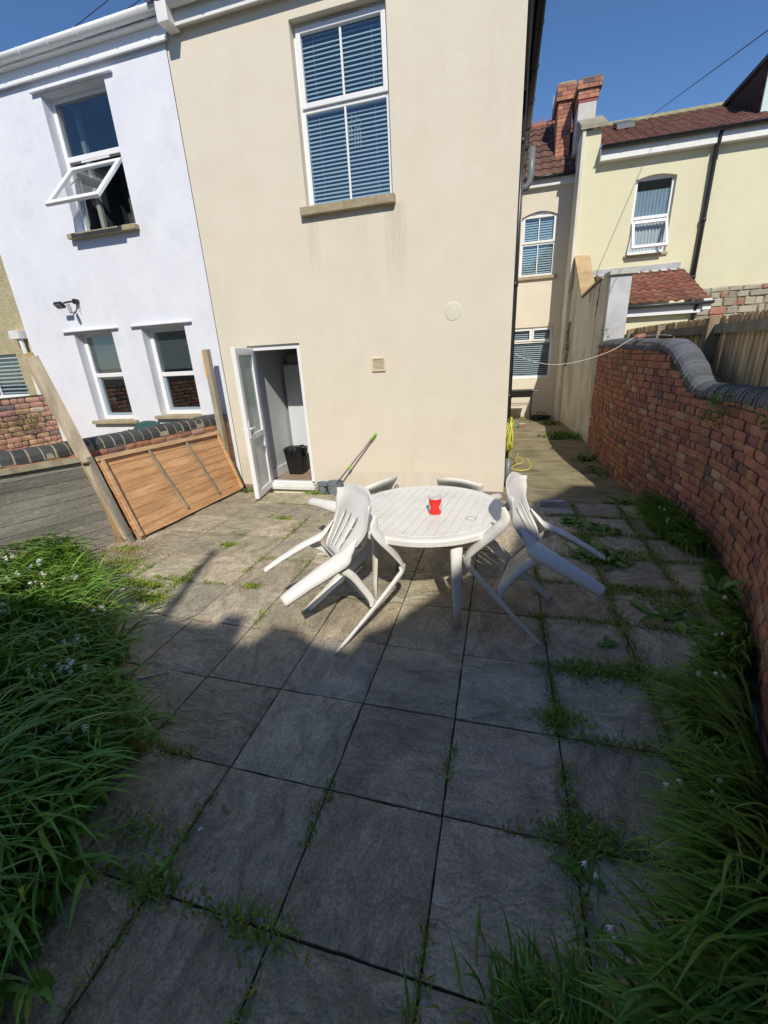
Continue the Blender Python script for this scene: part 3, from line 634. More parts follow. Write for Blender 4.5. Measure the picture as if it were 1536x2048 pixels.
dm = MB(); dm.box(6.21, 8.4, 10.19, 10.23, 5.6, 6.52); dm.box(6.2, 6.32, 10.14, 10.19, 5.6, 6.52); dm.box(6.42, 8.2, 10.15, 10.19, 5.7, 5.78); dm.box(6.42, 6.50, 10.15, 10.19, 5.78, 6.45); dm.box(6.42, 8.2, 10.15, 10.19, 6.38, 6.45); dm.build('dormer_window', mat('pale_green_frame', (.50, .66, .62), .5), do)
dm = MB(); dm.box(6.5, 8.1, 10.165, 10.17, 5.78, 6.38); dm.build('dormer_pane', GLASS, do)
# stone base
st = MB(); rs = random.Random(3)
st.box(5.45, 13, YY - .05, YY - .004, -.2, 2.70, col=(.30, .27, .23))
y0z = 1.3
while y0z < 2.66:
    hh = rs.uniform(.09, .16); x = 5.46
    while x < 12:
        ww = rs.uniform(.10, .42); c0 = rs.choice([(.46, .41, .31), (.40, .36, .27), (.52, .47, .37), (.33, .29, .22), (.40, .20, .14), (.42, .37, .29)])
        a, b, c1, d1 = x + .008, x + ww - .008, y0z + .006, min(y0z + hh, 2.695) - .006; j_ = lambda: rs.uniform(-.026, .026)
        st.add([(a + j_(), YY - .052, c1 + j_()), (b + j_(), YY - .052, c1 + j_()), (b + j_(), YY - .052, d1 + j_()), (a + j_(), YY - .052, d1 + j_()),
                (a + .015, YY - .075 + j_() * .5, c1 + .012), (b - .015, YY - .075 + j_() * .5, c1 + .012), (b - .015, YY - .075, d1 - .012), (a + .015, YY - .075, d1 - .012)],
               [(0, 1, 5, 4), (1, 2, 6, 5), (2, 3, 7, 6), (3, 0, 4, 7), (4, 5, 6, 7)], col=c0)
        x += ww
    y0z += hh
st.build('stone_base', mat('rubble_stone', (.8, .8, .8), .95, c2=(1, 1, 1), scale=9, bump=.5, bscale=40, vcol=True), yh)
# lean-to
lt = MB(); lt.box(3.56, 5.06, 8.05, YY - .001, -.2, 2.30); lt.build('leanto_wall', YELLOW_R, yh)
tiled(3.50, 5.18, 7.93, 2.38, YY - .01, 3.10, tw=.17, course=.23, amp=.028, colfn=lambda: tuple(a * 1.15 for a in c_red())).build('leanto_roof', TILE, yh)
lt = MB(); lt.box(3.25, 5.12, YY - .03, YY - .002, 3.10, 3.23); lt.add([(3.25, YY - .03, 3.13), (5.12, YY - .03, 3.13), (5.14, YY - .14, 3.085), (3.25, YY - .14, 3.085)], [(0, 1, 2, 3)]); lt.build('lead_flashing', mat('lead', (.36, .38, .38), .45, c2=(.5, .52, .53), scale=5, metal=.3), yh)
gutter(yh, (3.5, 7.88, 2.36), (5.22, 7.88, 2.36), .05, mat('dark_grey_plastic', (.06, .065, .07), .4))
lt = MB(); lt.box(3.5, 5.10, 7.94, 8.04, 2.18, 2.32); lt.box(5.07, 5.20, 7.9, 8.6, 2.22, 2.40); lt.build('leanto_fascia', UPVC, yh)
d_ = MB(); d_.tube([(4.98, 7.90, 2.30), (4.98, 8.0, 2.15), (4.98, 8.0, .2)], .033, 10); d_.build('leanto_downpipe', BLACKP, yh, smooth=True)

# ================================================================ BRICKWORK
def mk_path(pts, step=0.02):
    P = [Vector(p) for p in pts]; out = []
    # Catmull-Rom through the plan points
    for i in range(len(P) - 1):
        p0, p1, p2, p3 = P[max(i - 1, 0)], P[i], P[i + 1], P[min(i + 2, len(P) - 1)]
        n = 30
        for k in range(n):
            t = k / n; out.append(0.5 * ((2 * p1) + (-p0 + p2) * t + (2 * p0 - 5 * p1 + 4 * p2 - p3) * t * t + (-p0 + 3 * p1 - 3 * p2 + p3) * t ** 3))
    out.append(P[-1]); s = [0]
    for a, b in zip(out, out[1:]): s.append(s[-1] + (b - a).length)
    def at(q):
        q = max(0, min(s[-1], q)); lo, hi = 0, len(s) - 1
        while hi - lo > 1:
            m = (lo + hi) // 2
            if s[m] <= q: lo = m
            else: hi = m
        f = (q - s[lo]) / max(1e-9, s[hi] - s[lo]); p = out[lo].lerp(out[hi], f)
        a, b = out[max(0, lo - 3)], out[min(len(out) - 1, hi + 3)]; t = (b - a).normalized()
        return p, t
    return at, s[-1]
def c_brick(r, dark=1.0):
    k = r.uniform(.78, 1.12) * dark; q = r.random()
    if q < .07: return (.25 * k, .155 * k, .13 * k)
    if q < .12: return (.55 * k, .36 * k, .25 * k)
    if q < .24: return (.40 * k, .17 * k, .135 * k)
    return (.52 * k, .235 * k * r.uniform(.88, 1.15), .145 * k)
def brick_courses(M, at, L, z0, topfn, side, r, bl=.2, bh=.072, pitch=.0, proud=.010, colf=c_brick, wob=1.0, dark=1.0):
    """bricks on one face; side=+1/-1 picks the normal (left/right of the path direction)"""
    j = 0; z = z0
    while z < 3.5:
        s = -rnd.uniform(0, bl); any_ = False; off = 0
        while s < L:
            hd = (j % 4 == 3 and r.random() < .8) or r.random() < .12
            ln = (bl * .5 if hd else bl) * r.uniform(.95, 1.05)
            a, b = max(s, 0) + .006, min(s + ln, L) - .006; s += ln
            if b - a < .03: continue
            tz = min(topfn(a), topfn(b))
            zt_ = z + bh - .0075
            if z > tz - .03: continue
            zt_ = min(zt_, tz); any_ = True
            col = colf(r, dark); pr = proud * r.uniform(.4, 1.35); n1, n2 = 4, 3; sd = r.uniform(0, 99); rotz = r.uniform(-.004, .004)
            P = []; tiltn = r.uniform(-.003, .003)
            for v in range(n2 + 1):
                row = []
                for u in range(n1 + 1):
                    fu, fv = u / n1, v / n2; q = a + (b - a) * fu; p, t = at(q); nrm = Vector((-t.y, t.x)) * side
                    e_ = (u in (0, n1)) or (v in (0, n2)); cn = (u in (0, n1)) and (v in (0, n2))
                    dd = pr - (.005 if e_ else 0) - (.004 if cn else 0) + .0035 * wob * noise.noise(Vector((q * 30, (z + fv * bh) * 30, sd))) + tiltn * (fu - .5) * 2
                    zz_ = z + (zt_ - z) * fv + rotz * (fu - .5) * 2 + .0016 * wob * noise.noise(Vector((q * 22, sd, fv * 4)))
                    if cn: zz_ += .003 if v == 0 else -.003
                    row.append((p.x + nrm.x * dd, p.y + nrm.y * dd, zz_))
                P.append(row)
            M.grid(P, col)
            # skirt back to the bed
            ring = [(0, u) for u in range(n1 + 1)] + [(v, n1) for v in range(1, n2 + 1)] + [(n2, u) for u in range(n1 - 1, -1, -1)] + [(v, 0) for v in range(n2 - 1, 0, -1)]
            n0 = len(M.v); cnt = len(ring)
            for v_, u_ in ring: M.v.append(P[v_][u_])
            for v_, u_ in ring:
                q = a + (b - a) * u_ / n1; p, t = at(q); nrm = Vector((-t.y, t.x)) * side; M.v.append((p.x - nrm.x * .02, p.y - nrm.y * .02, P[v_][u_][2]))
            for k in range(cnt): M.f.append((n0 + k, n0 + (k + 1) % cnt, n0 + cnt + (k + 1) % cnt, n0 + cnt + k)); M.c.append(col); M.mi.append(0)
        z += bh; j += 1
        if not any_ and z > 1.0: break
def wall_core(M, at, L, z0, topfn, side, thick, rec=.0):
    n = int(L / .05); rows = []
    for i in range(n + 1):
        q = L * i / n; p, t = at(q); nrm = Vector((-t.y, t.x)) * side; f = p - nrm * rec; b = p - nrm * thick; zt_ = topfn(q)
        rows.append([(f.x, f.y, z0), (f.x, f.y, (z0 + zt_) / 2), (f.x, f.y, zt_), (b.x, b.y, zt_), (b.x, b.y, z0)])
    M.grid(rows)
    for rrow in (rows[0], rows[-1]): M.add(rrow, [(0, 1, 2, 3, 4)])
def coping(M, MJ, at, L, topfn, side, thick, r, w=.14, h=.115, step=.076, c0=(.115, .125, .145), gap=.0045, rec=.010):
    s = 0.0; K = 9
    while s < L - .02:
        # follow the slope so that bricks keep their length along the curve
        zt0, zt1 = topfn(s), topfn(min(L, s + step)); sl = abs(zt1 - zt0) / step; ds = step / math.sqrt(1 + sl * sl)
        e0, e1 = s + gap, min(L, s + ds) - gap
        k = r.uniform(.75, 1.25); col = (c0[0] * k, c0[1] * k, c0[2] * k * r.uniform(.9, 1.05)); jz = r.uniform(-.004, .004); js = 1 + r.uniform(-.03, .03)
        rings = []
        for q, sh in ((e0, .985), (e0 + .006, 1.0), (e1 - .006, 1.0), (e1, .985)):
            p, t = at(q); nrm = Vector((-t.y, t.x)) * side; c = p - nrm * (thick / 2); za = topfn(q) + jz; row = []
            for i in range(K):
                a = math.pi * i / (K - 1); cw = math.cos(a); ex = .75
                row.append((c.x + nrm.x * w * js * sh * math.copysign(abs(cw) ** ex, cw), c.y + nrm.y * w * js * sh * math.copysign(abs(cw) ** ex, cw), za + h * sh * math.sin(a) ** .85))
            rings.append(row)
        M.grid(rings, col); M.add(rings[0], [tuple(range(K))], col); M.add(rings[-1], [tuple(range(K))[::-1]], col)
        s += ds
    n = int(L / .03); rows = []
    for i in range(n + 1):
        q = L * i / n; p, t = at(q); nrm = Vector((-t.y, t.x)) * side; c = p - nrm * (thick / 2); row = []
        for k in range(K):
            a = math.pi * k / (K - 1); cw = math.cos(a)
            row.append((c.x + nrm.x * (w - rec) * math.copysign(abs(cw) ** .75, cw), c.y + nrm.y * (w - rec) * math.copysign(abs(cw) ** .75, cw), topfn(q) - .005 + (h - rec * .6) * math.sin(a) ** .85))
        rows.append(row)
    MJ.grid(rows)

# right garden wall (path runs from the alley towards the camera; visible face to the -X side)
RP = [(3.30, 7.15), (3.26, 6.2), (3.25, 5.4), (3.30, 4.5), (3.40, 3.7), (3.47, 3.0), (3.50, 2.4), (3.46, 1.85), (3.34, 1.30), (3.15, .80), (2.96, .32), (2.78, -.2), (2.61, -.75), (2.45, -1.3), (2.3, -1.8), (2.16, -2.3)]
at_r, L_r = mk_path(RP)
def y_of(q): return at_r(q)[0].y
def top_r(q):
    y = y_of(q); return 1.265 + .405 * smooth(3.02, 3.95, y) + .02 * math.sin(y * 1.3)
rwall = empty('brick_wall', (3.35, 2.5, 0), 'tall old red brick garden wall on the right with a curved swoop in its coping', 'garden wall')
rb = random.Random(11)
M = MB(); brick_courses(M, at_r, L_r, -.10, lambda q: top_r(q) - .002, -1, rb, bh=.078, bl=.195, proud=.014); M.build('brickwork', BRICK, rwall)
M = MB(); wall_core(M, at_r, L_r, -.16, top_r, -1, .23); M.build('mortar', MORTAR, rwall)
M = MB(); MJ = MB(); coping(M, MJ, at_r, L_r, top_r, -1, .23, rb, step=.058, gap=.006); cpo = M.build('coping', COPE, rwall); MJ.build('coping_mortar', mat('dark_mortar', (.05, .05, .05), .95), rwall)

# left garden wall (visible face to the +X side)
LP = [(-2.13, 3.64), (-2.20, 3.2), (-2.31, 2.6), (-2.44, 2.0), (-2.60, 1.45), (-2.82, .95), (-3.1, .4), (-3.45, -.2), (-3.9, -.9)]
at_l, L_l = mk_path(LP)
lwall = empty('brick_wall', (-2.5, 2.0, 0), 'low red brick wall with rounded dark coping behind the leaning fence panels', 'garden wall')
M = MB(); brick_courses(M, at_l, L_l, -.10, lambda q: .985, 1, rb, dark=1.15); M.build('brickwork', BRICK, lwall)
M = MB(); wall_core(M, at_l, L_l, -.16, lambda q: .985, 1, .23); M.build('mortar', MORTAR_L, lwall)
M = MB(); MJ = MB(); coping(M, MJ, at_l, L_l - .0, lambda q: .985, 1, .23, rb, step=.112, w=.125, h=.12, c0=(.058, .062, .062), gap=.0065, rec=.0025); M.build('coping', COPE, lwall); MJ.build('coping_mortar', MORTAR_L, lwall)
# far left wall of the neighbour's yard
at_f, L_f = mk_path([(-5.38, 3.66), (-5.40, 2.5), (-5.42, 1.0), (-5.44, -1.0)])
fwall = empty('brick_wall', (-5.4, 2.0, 0), 'weathered orange brick wall at the far left beyond the white yard', 'garden wall')
M = MB(); brick_courses(M, at_f, L_f, -.12, lambda q: 1.43, 1, rb, bl=.22, bh=.078, dark=1.5, colf=lambda r, k: tuple(a * b for a, b in zip(c_brick(r, k), (1.0, 1.25, 1.35)))); M.build('brickwork', BRICK, fwall)
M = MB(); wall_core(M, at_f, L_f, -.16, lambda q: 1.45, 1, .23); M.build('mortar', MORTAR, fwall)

# rendered party wall between the alley and the lean-to, with its pier
pw = empty('rendered_wall', (3.2, 8.5, 0), 'stained cream rendered party wall with sloping stone coping and a pale end pier', 'wall')
a_, b_ = Vector((3.30, 7.05)), Vector((2.985, 10.38)); tpw = (b_ - a_).normalized(); npw = Vector((tpw.y, -tpw.x))    # n points to +X
Lp = (b_ - a_).length
def pz(s):   # top profile along the wall from the pier back
    if s < .28: return 2.80
    if s < 1.55: return 2.80 + (2.62 - 2.80) * (s - .28) / 1.27
    return min(3.50, 2.62 + (s - 1.55) * .95)
M = MB(); rows = []; n = 40
for i in range(n + 1):
    s = Lp * i / n; f = a_ + tpw * s; b2 = f + npw * .24; z = pz(s)
    rows.append([(f.x, f.y, -.15), (f.x, f.y, .6), (f.x, f.y, 1.4), (f.x, f.y, z), (b2.x, b2.y, z), (b2.x, b2.y, -.15)])
M.grid(rows); M.add(rows[0], [(0, 1, 2, 3, 4, 5)]); M.build('wall', PARTY, pw)
M = MB(); M.obox((a_.x + .17, a_.y + .02, 1.33), (npw.x, npw.y, 0), (tpw.x, tpw.y, 0), (0, 0, 1), .165, .12, 1.46); M.build('pier', mat('pale_grey_render', (.56, .56, .58), .9, c2=(.44, .44, .45), scale=3, bump=.4, bscale=30), pw, bevel=.01)
M = MB(); M.obox((a_.x + .19, a_.y + .03, 2.825), (npw.x, npw.y, 0), (tpw.x, tpw.y, 0), (0, 0, 1), .215, .17, .032); M.build('pier_cap', mat('cap_stone', (.52, .52, .48), .9, c2=(.42, .42, .36), scale=6), pw, bevel=.006)
M = MB(); 
for s0, s1 in ((.30, 1.55),):
    p0, p1 = a_ + tpw * s0, a_ + tpw * s1; q0, q1 = p0 + npw * .26, p1 + npw * .26; p0 = p0 - npw * .03; p1 = p1 - npw * .03
    M.add([(p0.x, p0.y, pz(s0) + .004), (q0.x, q0.y, pz(s0) + .004), (q1.x, q1.y, pz(s1) + .004), (p1.x, p1.y, pz(s1) + .004), (p0.x, p0.y, pz(s0) + .05), (q0.x, q0.y, pz(s0) + .05), (q1.x, q1.y, pz(s1) + .05), (p1.x, p1.y, pz(s1) + .05)], [(4, 5, 6, 7), (0, 1, 5, 4), (1, 2, 6, 5), (2, 3, 7, 6), (3, 0, 4, 7)])
s = 1.55
while s < 2.45:
    s1 = s + .17; p0, p1 = a_ + tpw * (s + .004), a_ + tpw * (s1 - .004); q0, q1 = p0 + npw * .27, p1 + npw * .27; p0 = p0 - npw * .03; p1 = p1 - npw * .03; c0 = (.50, .36, .20); c0 = jit(c0, .2)
    M.add([(p0.x, p0.y, pz(s) + .004), (q0.x, q0.y, pz(s) + .004), (q1.x, q1.y, pz(s1) + .004), (p1.x, p1.y, pz(s1) + .004), (p0.x, p0.y, pz(s) + .055), (q0.x, q0.y, pz(s) + .055), (q1.x, q1.y, pz(s1) + .055), (p1.x, p1.y, pz(s1) + .055)], [(4, 5, 6, 7), (0, 1, 5, 4), (1, 2, 6, 5), (2, 3, 7, 6), (3, 0, 4, 7)], col=c0); s = s1
for k in range(0, len(M.f) - 0):
    if k < 5: M.c[k] = (.38, .35, .27)
M.build('coping', mat('coping_stone', (.8, .8, .8), .9, c2=(1, 1, 1), scale=8, vcol=True, bump=.4, bscale=40), pw)
# crack lines near the top (dark gaps in the render)
M = MB()
for s0, z0_, n_ in ((.42, 2.78, 6), (.5, 2.5, 5), (1.0, 2.68, 3)):
    s_, z_ = s0, z0_
    for k in range(n_):
        p = a_ + tpw * s_ - npw * .002; p2 = p - npw * .004; s2, z2 = s_ + rnd.uniform(-.02, .05), z_ - rnd.uniform(.04, .08); pb = a_ + tpw * s2 - npw * .004
        M.beam((p.x, p.y, z_), (pb.x, pb.y, z2), .010, .006); s_, z_ = s2, z2
M.build('crack', mat('crack_dark', (.05, .04, .03), .95), pw)

# chimneys
def brick_box(M, x0, x1, y0, y1, z0, z1, r, dark=1.0, bl=.2, bh=.075):
    z = z0; j = 0
    while z < z1 - .02:
        zt_ = min(z + bh, z1) - .008
        for (ax, ay, bx, by) in ((x0, y0, x1, y0), (x1, y0, x1, y1), (x1, y1, x0, y1), (x0, y1, x0, y0)):
            L = math.hypot(bx - ax, by - ay); tx, ty = (bx - ax) / L, (by - ay) / L; s = -(.1 if j % 2 else 0)
            while s < L:
                a, b = max(0, s), min(L, s + bl) - .008
                if b - a > .02: M.obox((ax + tx * (a + b) / 2 - ty * 0 + ty * .0, ay + ty * (a + b) / 2, (z + zt_) / 2), (tx, ty, 0), (ty, -tx, 0), (0, 0, 1), (b - a) / 2, .008 + r.uniform(0, .003), (zt_ - z) / 2, col=c_brick(r, dark))
                s += bl
        z += bh; j += 1
    M.box(x0 + .001, x1 - .001, y0 + .001, y1 - .001, z0, z1, col=(.13, .11, .09))
c1 = empty('chimney_stack', (2.62, 11.0, 5.8), 'taller left-hand chimney of bare orange brick between the two roofs', 'chimney')
M = MB(); brick_box(M, 2.58, 2.86, 10.75, 11.5, 5.6, 6.72, rb, 1.15); brick_box(M, 2.53, 2.90, 10.70, 11.55, 6.72, 7.0, rb, 1.1); M.build('stack', BRICK, c1)
M = MB(); M.box(2.56, 2.88, 10.73, 11.52, 7.0, 7.04); M.build('cap', SILL, c1)
c2_ = empty('chimney_stack', (3.05, 10.4, 5.9), 'chimney with a white rendered base and red brick top beside the parapet', 'chimney')
M = MB(); M.box(2.93, 3.27, 10.2, 11.0, 5.6, 6.42); M.build('rendered_base', mat('grey_white_render', (.56, .54, .52), .9, c2=(.48, .46, .44), scale=4), c2_)
M = MB(); M.box(2.92, 3.28, 10.19, 11.01, 6.42, 6.47); M.build('band', mat('red_band', (.36, .09, .08), .9), c2_)
M = MB(); brick_box(M, 2.91, 3.29, 10.18, 11.02, 6.47, 6.62, rb, 1.0); brick_box(M, 2.88, 3.33, 10.14, 11.05, 6.62, 6.78, rb, 1.0); M.build('brick_top', BRICK, c2_)
M = MB(); M.box(2.95, 3.33, 10.18, 11.0, 6.78, 6.81); M.build('cap', mat('mossy_cap', (.20, .20, .12), .95), c2_)
ae = MB(); ae.tube([(2.52, 11.6, 6.3), (2.52, 11.6, 7.2)], .012, 5); ae.tube([(2.40, 11.6, 6.72), (2.62, 11.6, 6.75)], .012, 5); ae.tube([(2.45, 11.6, 6.62), (2.60, 11.6, 6.64)], .04, 6)
tag(ae.build('aerial', mat('dull_steel', (.25, .25, .27), .5, metal=.6)), 'small rooftop aerial behind the bare brick chimney', 'aerial')

# shaded building behind the viewer whose outline throws the big shadow over the patio
bh_ = empty('rear_building', (0, -6.5, 0), 'plain pale house behind the viewpoint with a stepped roofline', 'building')
prof = [(-14, -.15), (-14, 2.65), (.71, 2.65), (.71, 2.80), (.88, 2.80), (.88, 2.52), (1.0, 2.54), (1.12, 2.74), (1.30, 2.72), (1.46, 2.62), (1.70, 2.60), (1.80, 2.78), (1.92, 2.85), (1.98, 2.9), (2.86, 3.8), (3.10, 3.86), (4.0, 5.5), (4.4, 5.8), (4.9, 6.3), (6.5, 6.3), (10, 4.2), (12, 4.2), (13.17, -.15)]
prof = [(p[0], p[1]) if p[1] < 0 else (p[0] + 1.17, p[1] + 3.35) for p in prof]; slot = (1.63, 2.10, 5.65, 5.75)
M = MB(); y0, y1 = -6.0, -7.0
# polygon split into vertical strips so the slot can stay open
xs = sorted(set([p[0] for p in prof] + [slot[0], slot[1]]))
def ptop(x, side):
    best = None
    for (xa_, za_), (xb_, zb_) in zip(prof[1:-1], prof[2:-1]):
        if xb_ > xa_ and xa_ - 1e-9 <= x <= xb_ + 1e-9:
            z = za_ + (zb_ - za_) * (x - xa_) / (xb_ - xa_)
            if side > 0 and x < xb_ - 1e-9: best = z
            if side < 0 and x > xa_ + 1e-9: best = z
    return best
for xa_, xb_ in zip(xs, xs[1:]):
    za_, zb_ = ptop(xa_, 1), ptop(xb_, -1)
    if za_ is None or zb_ is None: continue
    segs = [(-.15, -.15, za_, zb_)]
    if xa_ >= slot[0] - 1e-6 and xb_ <= slot[1] + 1e-6: segs = [(-.15, -.15, slot[2], slot[2]), (slot[3], slot[3], za_, zb_)]
    for l0, l1, h0, h1 in segs:
        M.add([(xa_, y0, l0), (xb_, y0, l1), (xb_, y0, h1), (xa_, y0, h0), (xa_, y1, l0), (xb_, y1, l1), (xb_, y1, h1), (xa_, y1, h0)], [(0, 3, 2, 1), (4, 5, 6, 7), (3, 7, 6, 2), (0, 1, 5, 4), (0, 4, 7, 3), (1, 2, 6, 5)])
M.build('wall', mat('pale_house_wall', (.62, .55, .42), .95, c2=(.55, .48, .36), scale=3), bh_)
M = MB(); M.tube([(1.39, -6.05, 5.9), (1.39, -6.05, 7.08)], .042, 8); M.build('pole', BLACKP, bh_)

# ================================================================ TIMBER FENCE BEHIND THE RIGHT WALL
fe = empty('timber_fence', (3.85, 4, 0), 'closeboard timber fence standing just behind the right brick wall', 'fence')
M = MB(); fa, fb = Vector((3.98, 8.2)), Vector((3.80, .2)); tf = (fb - fa).normalized(); Lf = (fb - fa).length; nf = Vector((-tf.y, tf.x)) * -1
if nf.x > 0: nf = -nf
s = 0; k = 0
while s < Lf:
    p = fa + tf * s; top = 1.97 + .008 * math.sin(s * 1.1) + rnd.uniform(-.002, .002); c0 = jit((1.85, 1.50, 1.02), .14)
    M.obox((p.x - nf.x * .01 * 0 + tf.x * .055, p.y + tf.y * .055, top / 2), Vector((tf.x + nf.x * .10, tf.y + nf.y * .10, 0)).normalized(), Vector((nf.x - tf.x * .10, nf.y - tf.y * .10, 0)).normalized(), (rnd.uniform(-.006, .006), 0, 1), .052, .005, top / 2, col=c0)
    s += .092; k += 1
M.build('pale', WOOD_G, fe)['kind'] = 'stuff'
for z, hh in ((1.84, .045), (1.15, .04)):
    M = MB(); p, q = fa + nf * .05, fb + nf * .05; M.beam((p.x, p.y, z), (q.x, q.y, z), .05, hh * 2, col=(.80, .74, .66)); M.build('rail', WOOD_G, fe)
for y in (7.6, 5.8, 4.0, 2.2):
    f = (y - fa.y) / (fb.y - fa.y); p = fa + (fb - fa) * f + nf * .085; M = MB(); M.box(p.x - .05, p.x + .05, y - .05, y + .05, 0, 1.95, col=(.78, .68, .56)); M.build('post', WOOD_G, fe, bevel=.004)

# ================================================================ LEANING FENCE PANELS AND POSTS
WOOD_O = mat('orange_panel_wood', (.50, .265, .12), .8, c2=(.70, .42, .22), scale=3.0, stretch=(1.0, .8, 7), stain=(.27, .12, .05), stain_scale=9, stain_amt=.55, stain_range=(.56, .7), stretch2=(1, .6, 2.5), bump=.4, bscale=12, vcol=True, fine=.25)
def panel(parent, B0, B1, T0, T1, boards, m, colf, nU=26, wave=.006, sd=0):
    B0, B1, T0, T1 = map(Vector, (B0, B1, T0, T1)); nr = (B1 - B0).cross(T0 - B0).normalized()
    if nr.x < 0: nr = -nr
    M = MB()
    def pt(u, v, d): return B0.lerp(B1, u).lerp(T0.lerp(T1, u), v) + nr * d
    for b in range(boards):
        v0, v1 = b / boards, (b + 1.12) / boards; v1 = min(v1, 1.0); col = colf(); rows = []
        for v, d in ((v0, .016), (v0, .0105), ((v0 + v1) / 2, .009), (v1, .006)):
            row = []
            for i in range(nU + 1):
                u = i / nU; wv = .009 * noise.noise(Vector((u * 5, b * 3.1 + sd, 0))) if v == v0 else .003 * noise.noise(Vector((u * 5, b, 7)))
                row.append(tuple(pt(u, v + (wv if d != .009 else 0), (d if not (v == v0 and d == .016) else .004) + wave * noise.noise(Vector((u * 3, v * 5, sd))))))
            rows.append(row)
        M.grid(rows, col)
    M.build('boarding', m, parent); return pt
def strip(M, pt, u0, v0, u1, v1, wdt, d0, d1, col):
    a, b = Vector(pt(u0, v0, (d0 + d1) / 2)), Vector(pt(u1, v1, (d0 + d1) / 2)); nr = (Vector(pt(u0, v0, 1)) - Vector(pt(u0, v0, 0))).normalized()
    t = (b - a).normalized(); sx = t.cross(nr).normalized(); M.obox((a + b) / 2, sx, nr, t, wdt / 2, (d1 - d0) / 2, (b - a).length / 2, col=col)
op = empty('fence_panel', (-2.1, 2.5, 0), 'fallen orange-brown fence panel leaning on the low brick wall beside the door', 'fence panel', 'fence panels leaning on the left wall')
pt = panel(op, (-2.10, 1.63, .03), (-1.99, 3.50, .02), (-2.38, 1.66, .92), (-2.15, 3.36, .875), 9, WOOD_O, lambda: jit((1, 1, 1), .12), sd=3, wave=.014)
M = MB(); strip(M, pt, -.005, .985, 1.0, .985, .045, .018, .045, (1.0, 1.15, 1.3)); M.build('top_rail', WOOD_O, op)
M = MB(); strip(M, pt, .985, 0.02, .985, .98, .035, .018, .045, (1.2, 1.35, 1.4)); M.build('batten', WOOD_O, op)
M = MB(); strip(M, pt, .025, 0.02, .02, .96, .035, .02, .045, (1.05, 1.15, 1.3)); M.build('batten', WOOD_O, op)
for u0, u1 in ((.415, .345), (.735, .66)):
    M = MB(); strip(M, pt, u0, .10, u1, .96, .026, .02, .04, (.95, .9, .8)); M.build('batten', WOOD_G, op)
gp = empty('fence_panel', (-2.7, .7, 0), 'weathered grey horizontal-board fence panel at the left edge of the patio', 'fence panel', 'fence panels leaning on the left wall')
WOOD_GP = mat('grey_panel_wood', (.215, .20, .17), .9, c2=(.30, .28, .24), scale=3, stretch=(1, 1, 10), stain=(.42, .40, .36), stain_scale=16, stain_amt=.6, stain_range=(.58, .70), bump=.8, bscale=12, vcol=True, fine=.6, fine_scale=60)
pt = panel(gp, (-2.34, 1.62, .0), (-3.00, -.25, 0), (-2.47, 1.60, .93), (-3.15, -.27, 1.0), 10, WOOD_GP, lambda: jit((1, 1, 1), .24), sd=9, wave=.018)
M = MB(); strip(M, pt, -.01, 1.0, 1.0, 1.0, .055, .0, .05, (1.0, .96, .78)); M.build('top_rail', WOOD_G, gp)
M = MB(); strip(M, pt, .0, -.01, -.005, .97, .035, .015, .045, (1.15, .85, .52)); M.build('batten', WOOD_G, gp)
M = MB(); M.beam((-2.80, .82, 0), (-3.16, .60, .66), .055, .055, col=(.9, .92, .88))
tag(M.build('timber_strut', WOOD_G, base=(-2.8, .8, 0)), 'grey timber strut propped in front of the grey panel at the left edge', 'timber')
M = MB(); a, b = Vector((-2.28, 1.68, .02)), Vector((-2.59, 1.50, 1.92)); M.beam(a, b, .098, .098, up=(.3, 1, 0), col=(1.6, 1.5, 1.32))
tp = (b - a).normalized(); M.beam(b, b + tp * .035, .06, .06, up=(.3, 1, 0), col=(1.5, 1.1, .65))
M.beam(a + tp * .88 + Vector((.035, -.045, 0)), a + tp * .90 + Vector((.06, -.05, .0)), .02, .07, up=(.3, 1, 0), col=(.35, .2, .15))
tag(M.build('timber_post', WOOD_G, base=(-2.28, 1.68, 0), bevel=.004), 'thick pale timber post leaning left between the two fence panels', 'timber')
M = MB(); M.beam((-2.14, 1.60, 0), (-2.385, 1.60, .95), .03, .06, up=(0, 1, 0), col=(.85, .88, .9))
tag(M.build('timber_batten', WOOD_G, base=(-2.12, 1.6, 0)), 'slim grey batten lying against the left edge of the orange panel', 'timber')
M = MB(); M.beam((-2.10, 3.42, -.05), (-2.095, 3.40, 1.95), .075, .075, up=(0, 1, 0), col=(1.0, .98, .9)); M.beam((-2.125, 3.365, 1.60), (-2.125, 3.363, 1.93), .03, .004, up=(0, 1, 0), col=(1.7, .95, .4))
tag(M.build('timber_post', WOOD_G, base=(-2.1, 3.4, 0), bevel=.004), 'slender upright grey timber post at the end of the low brick wall', 'timber')

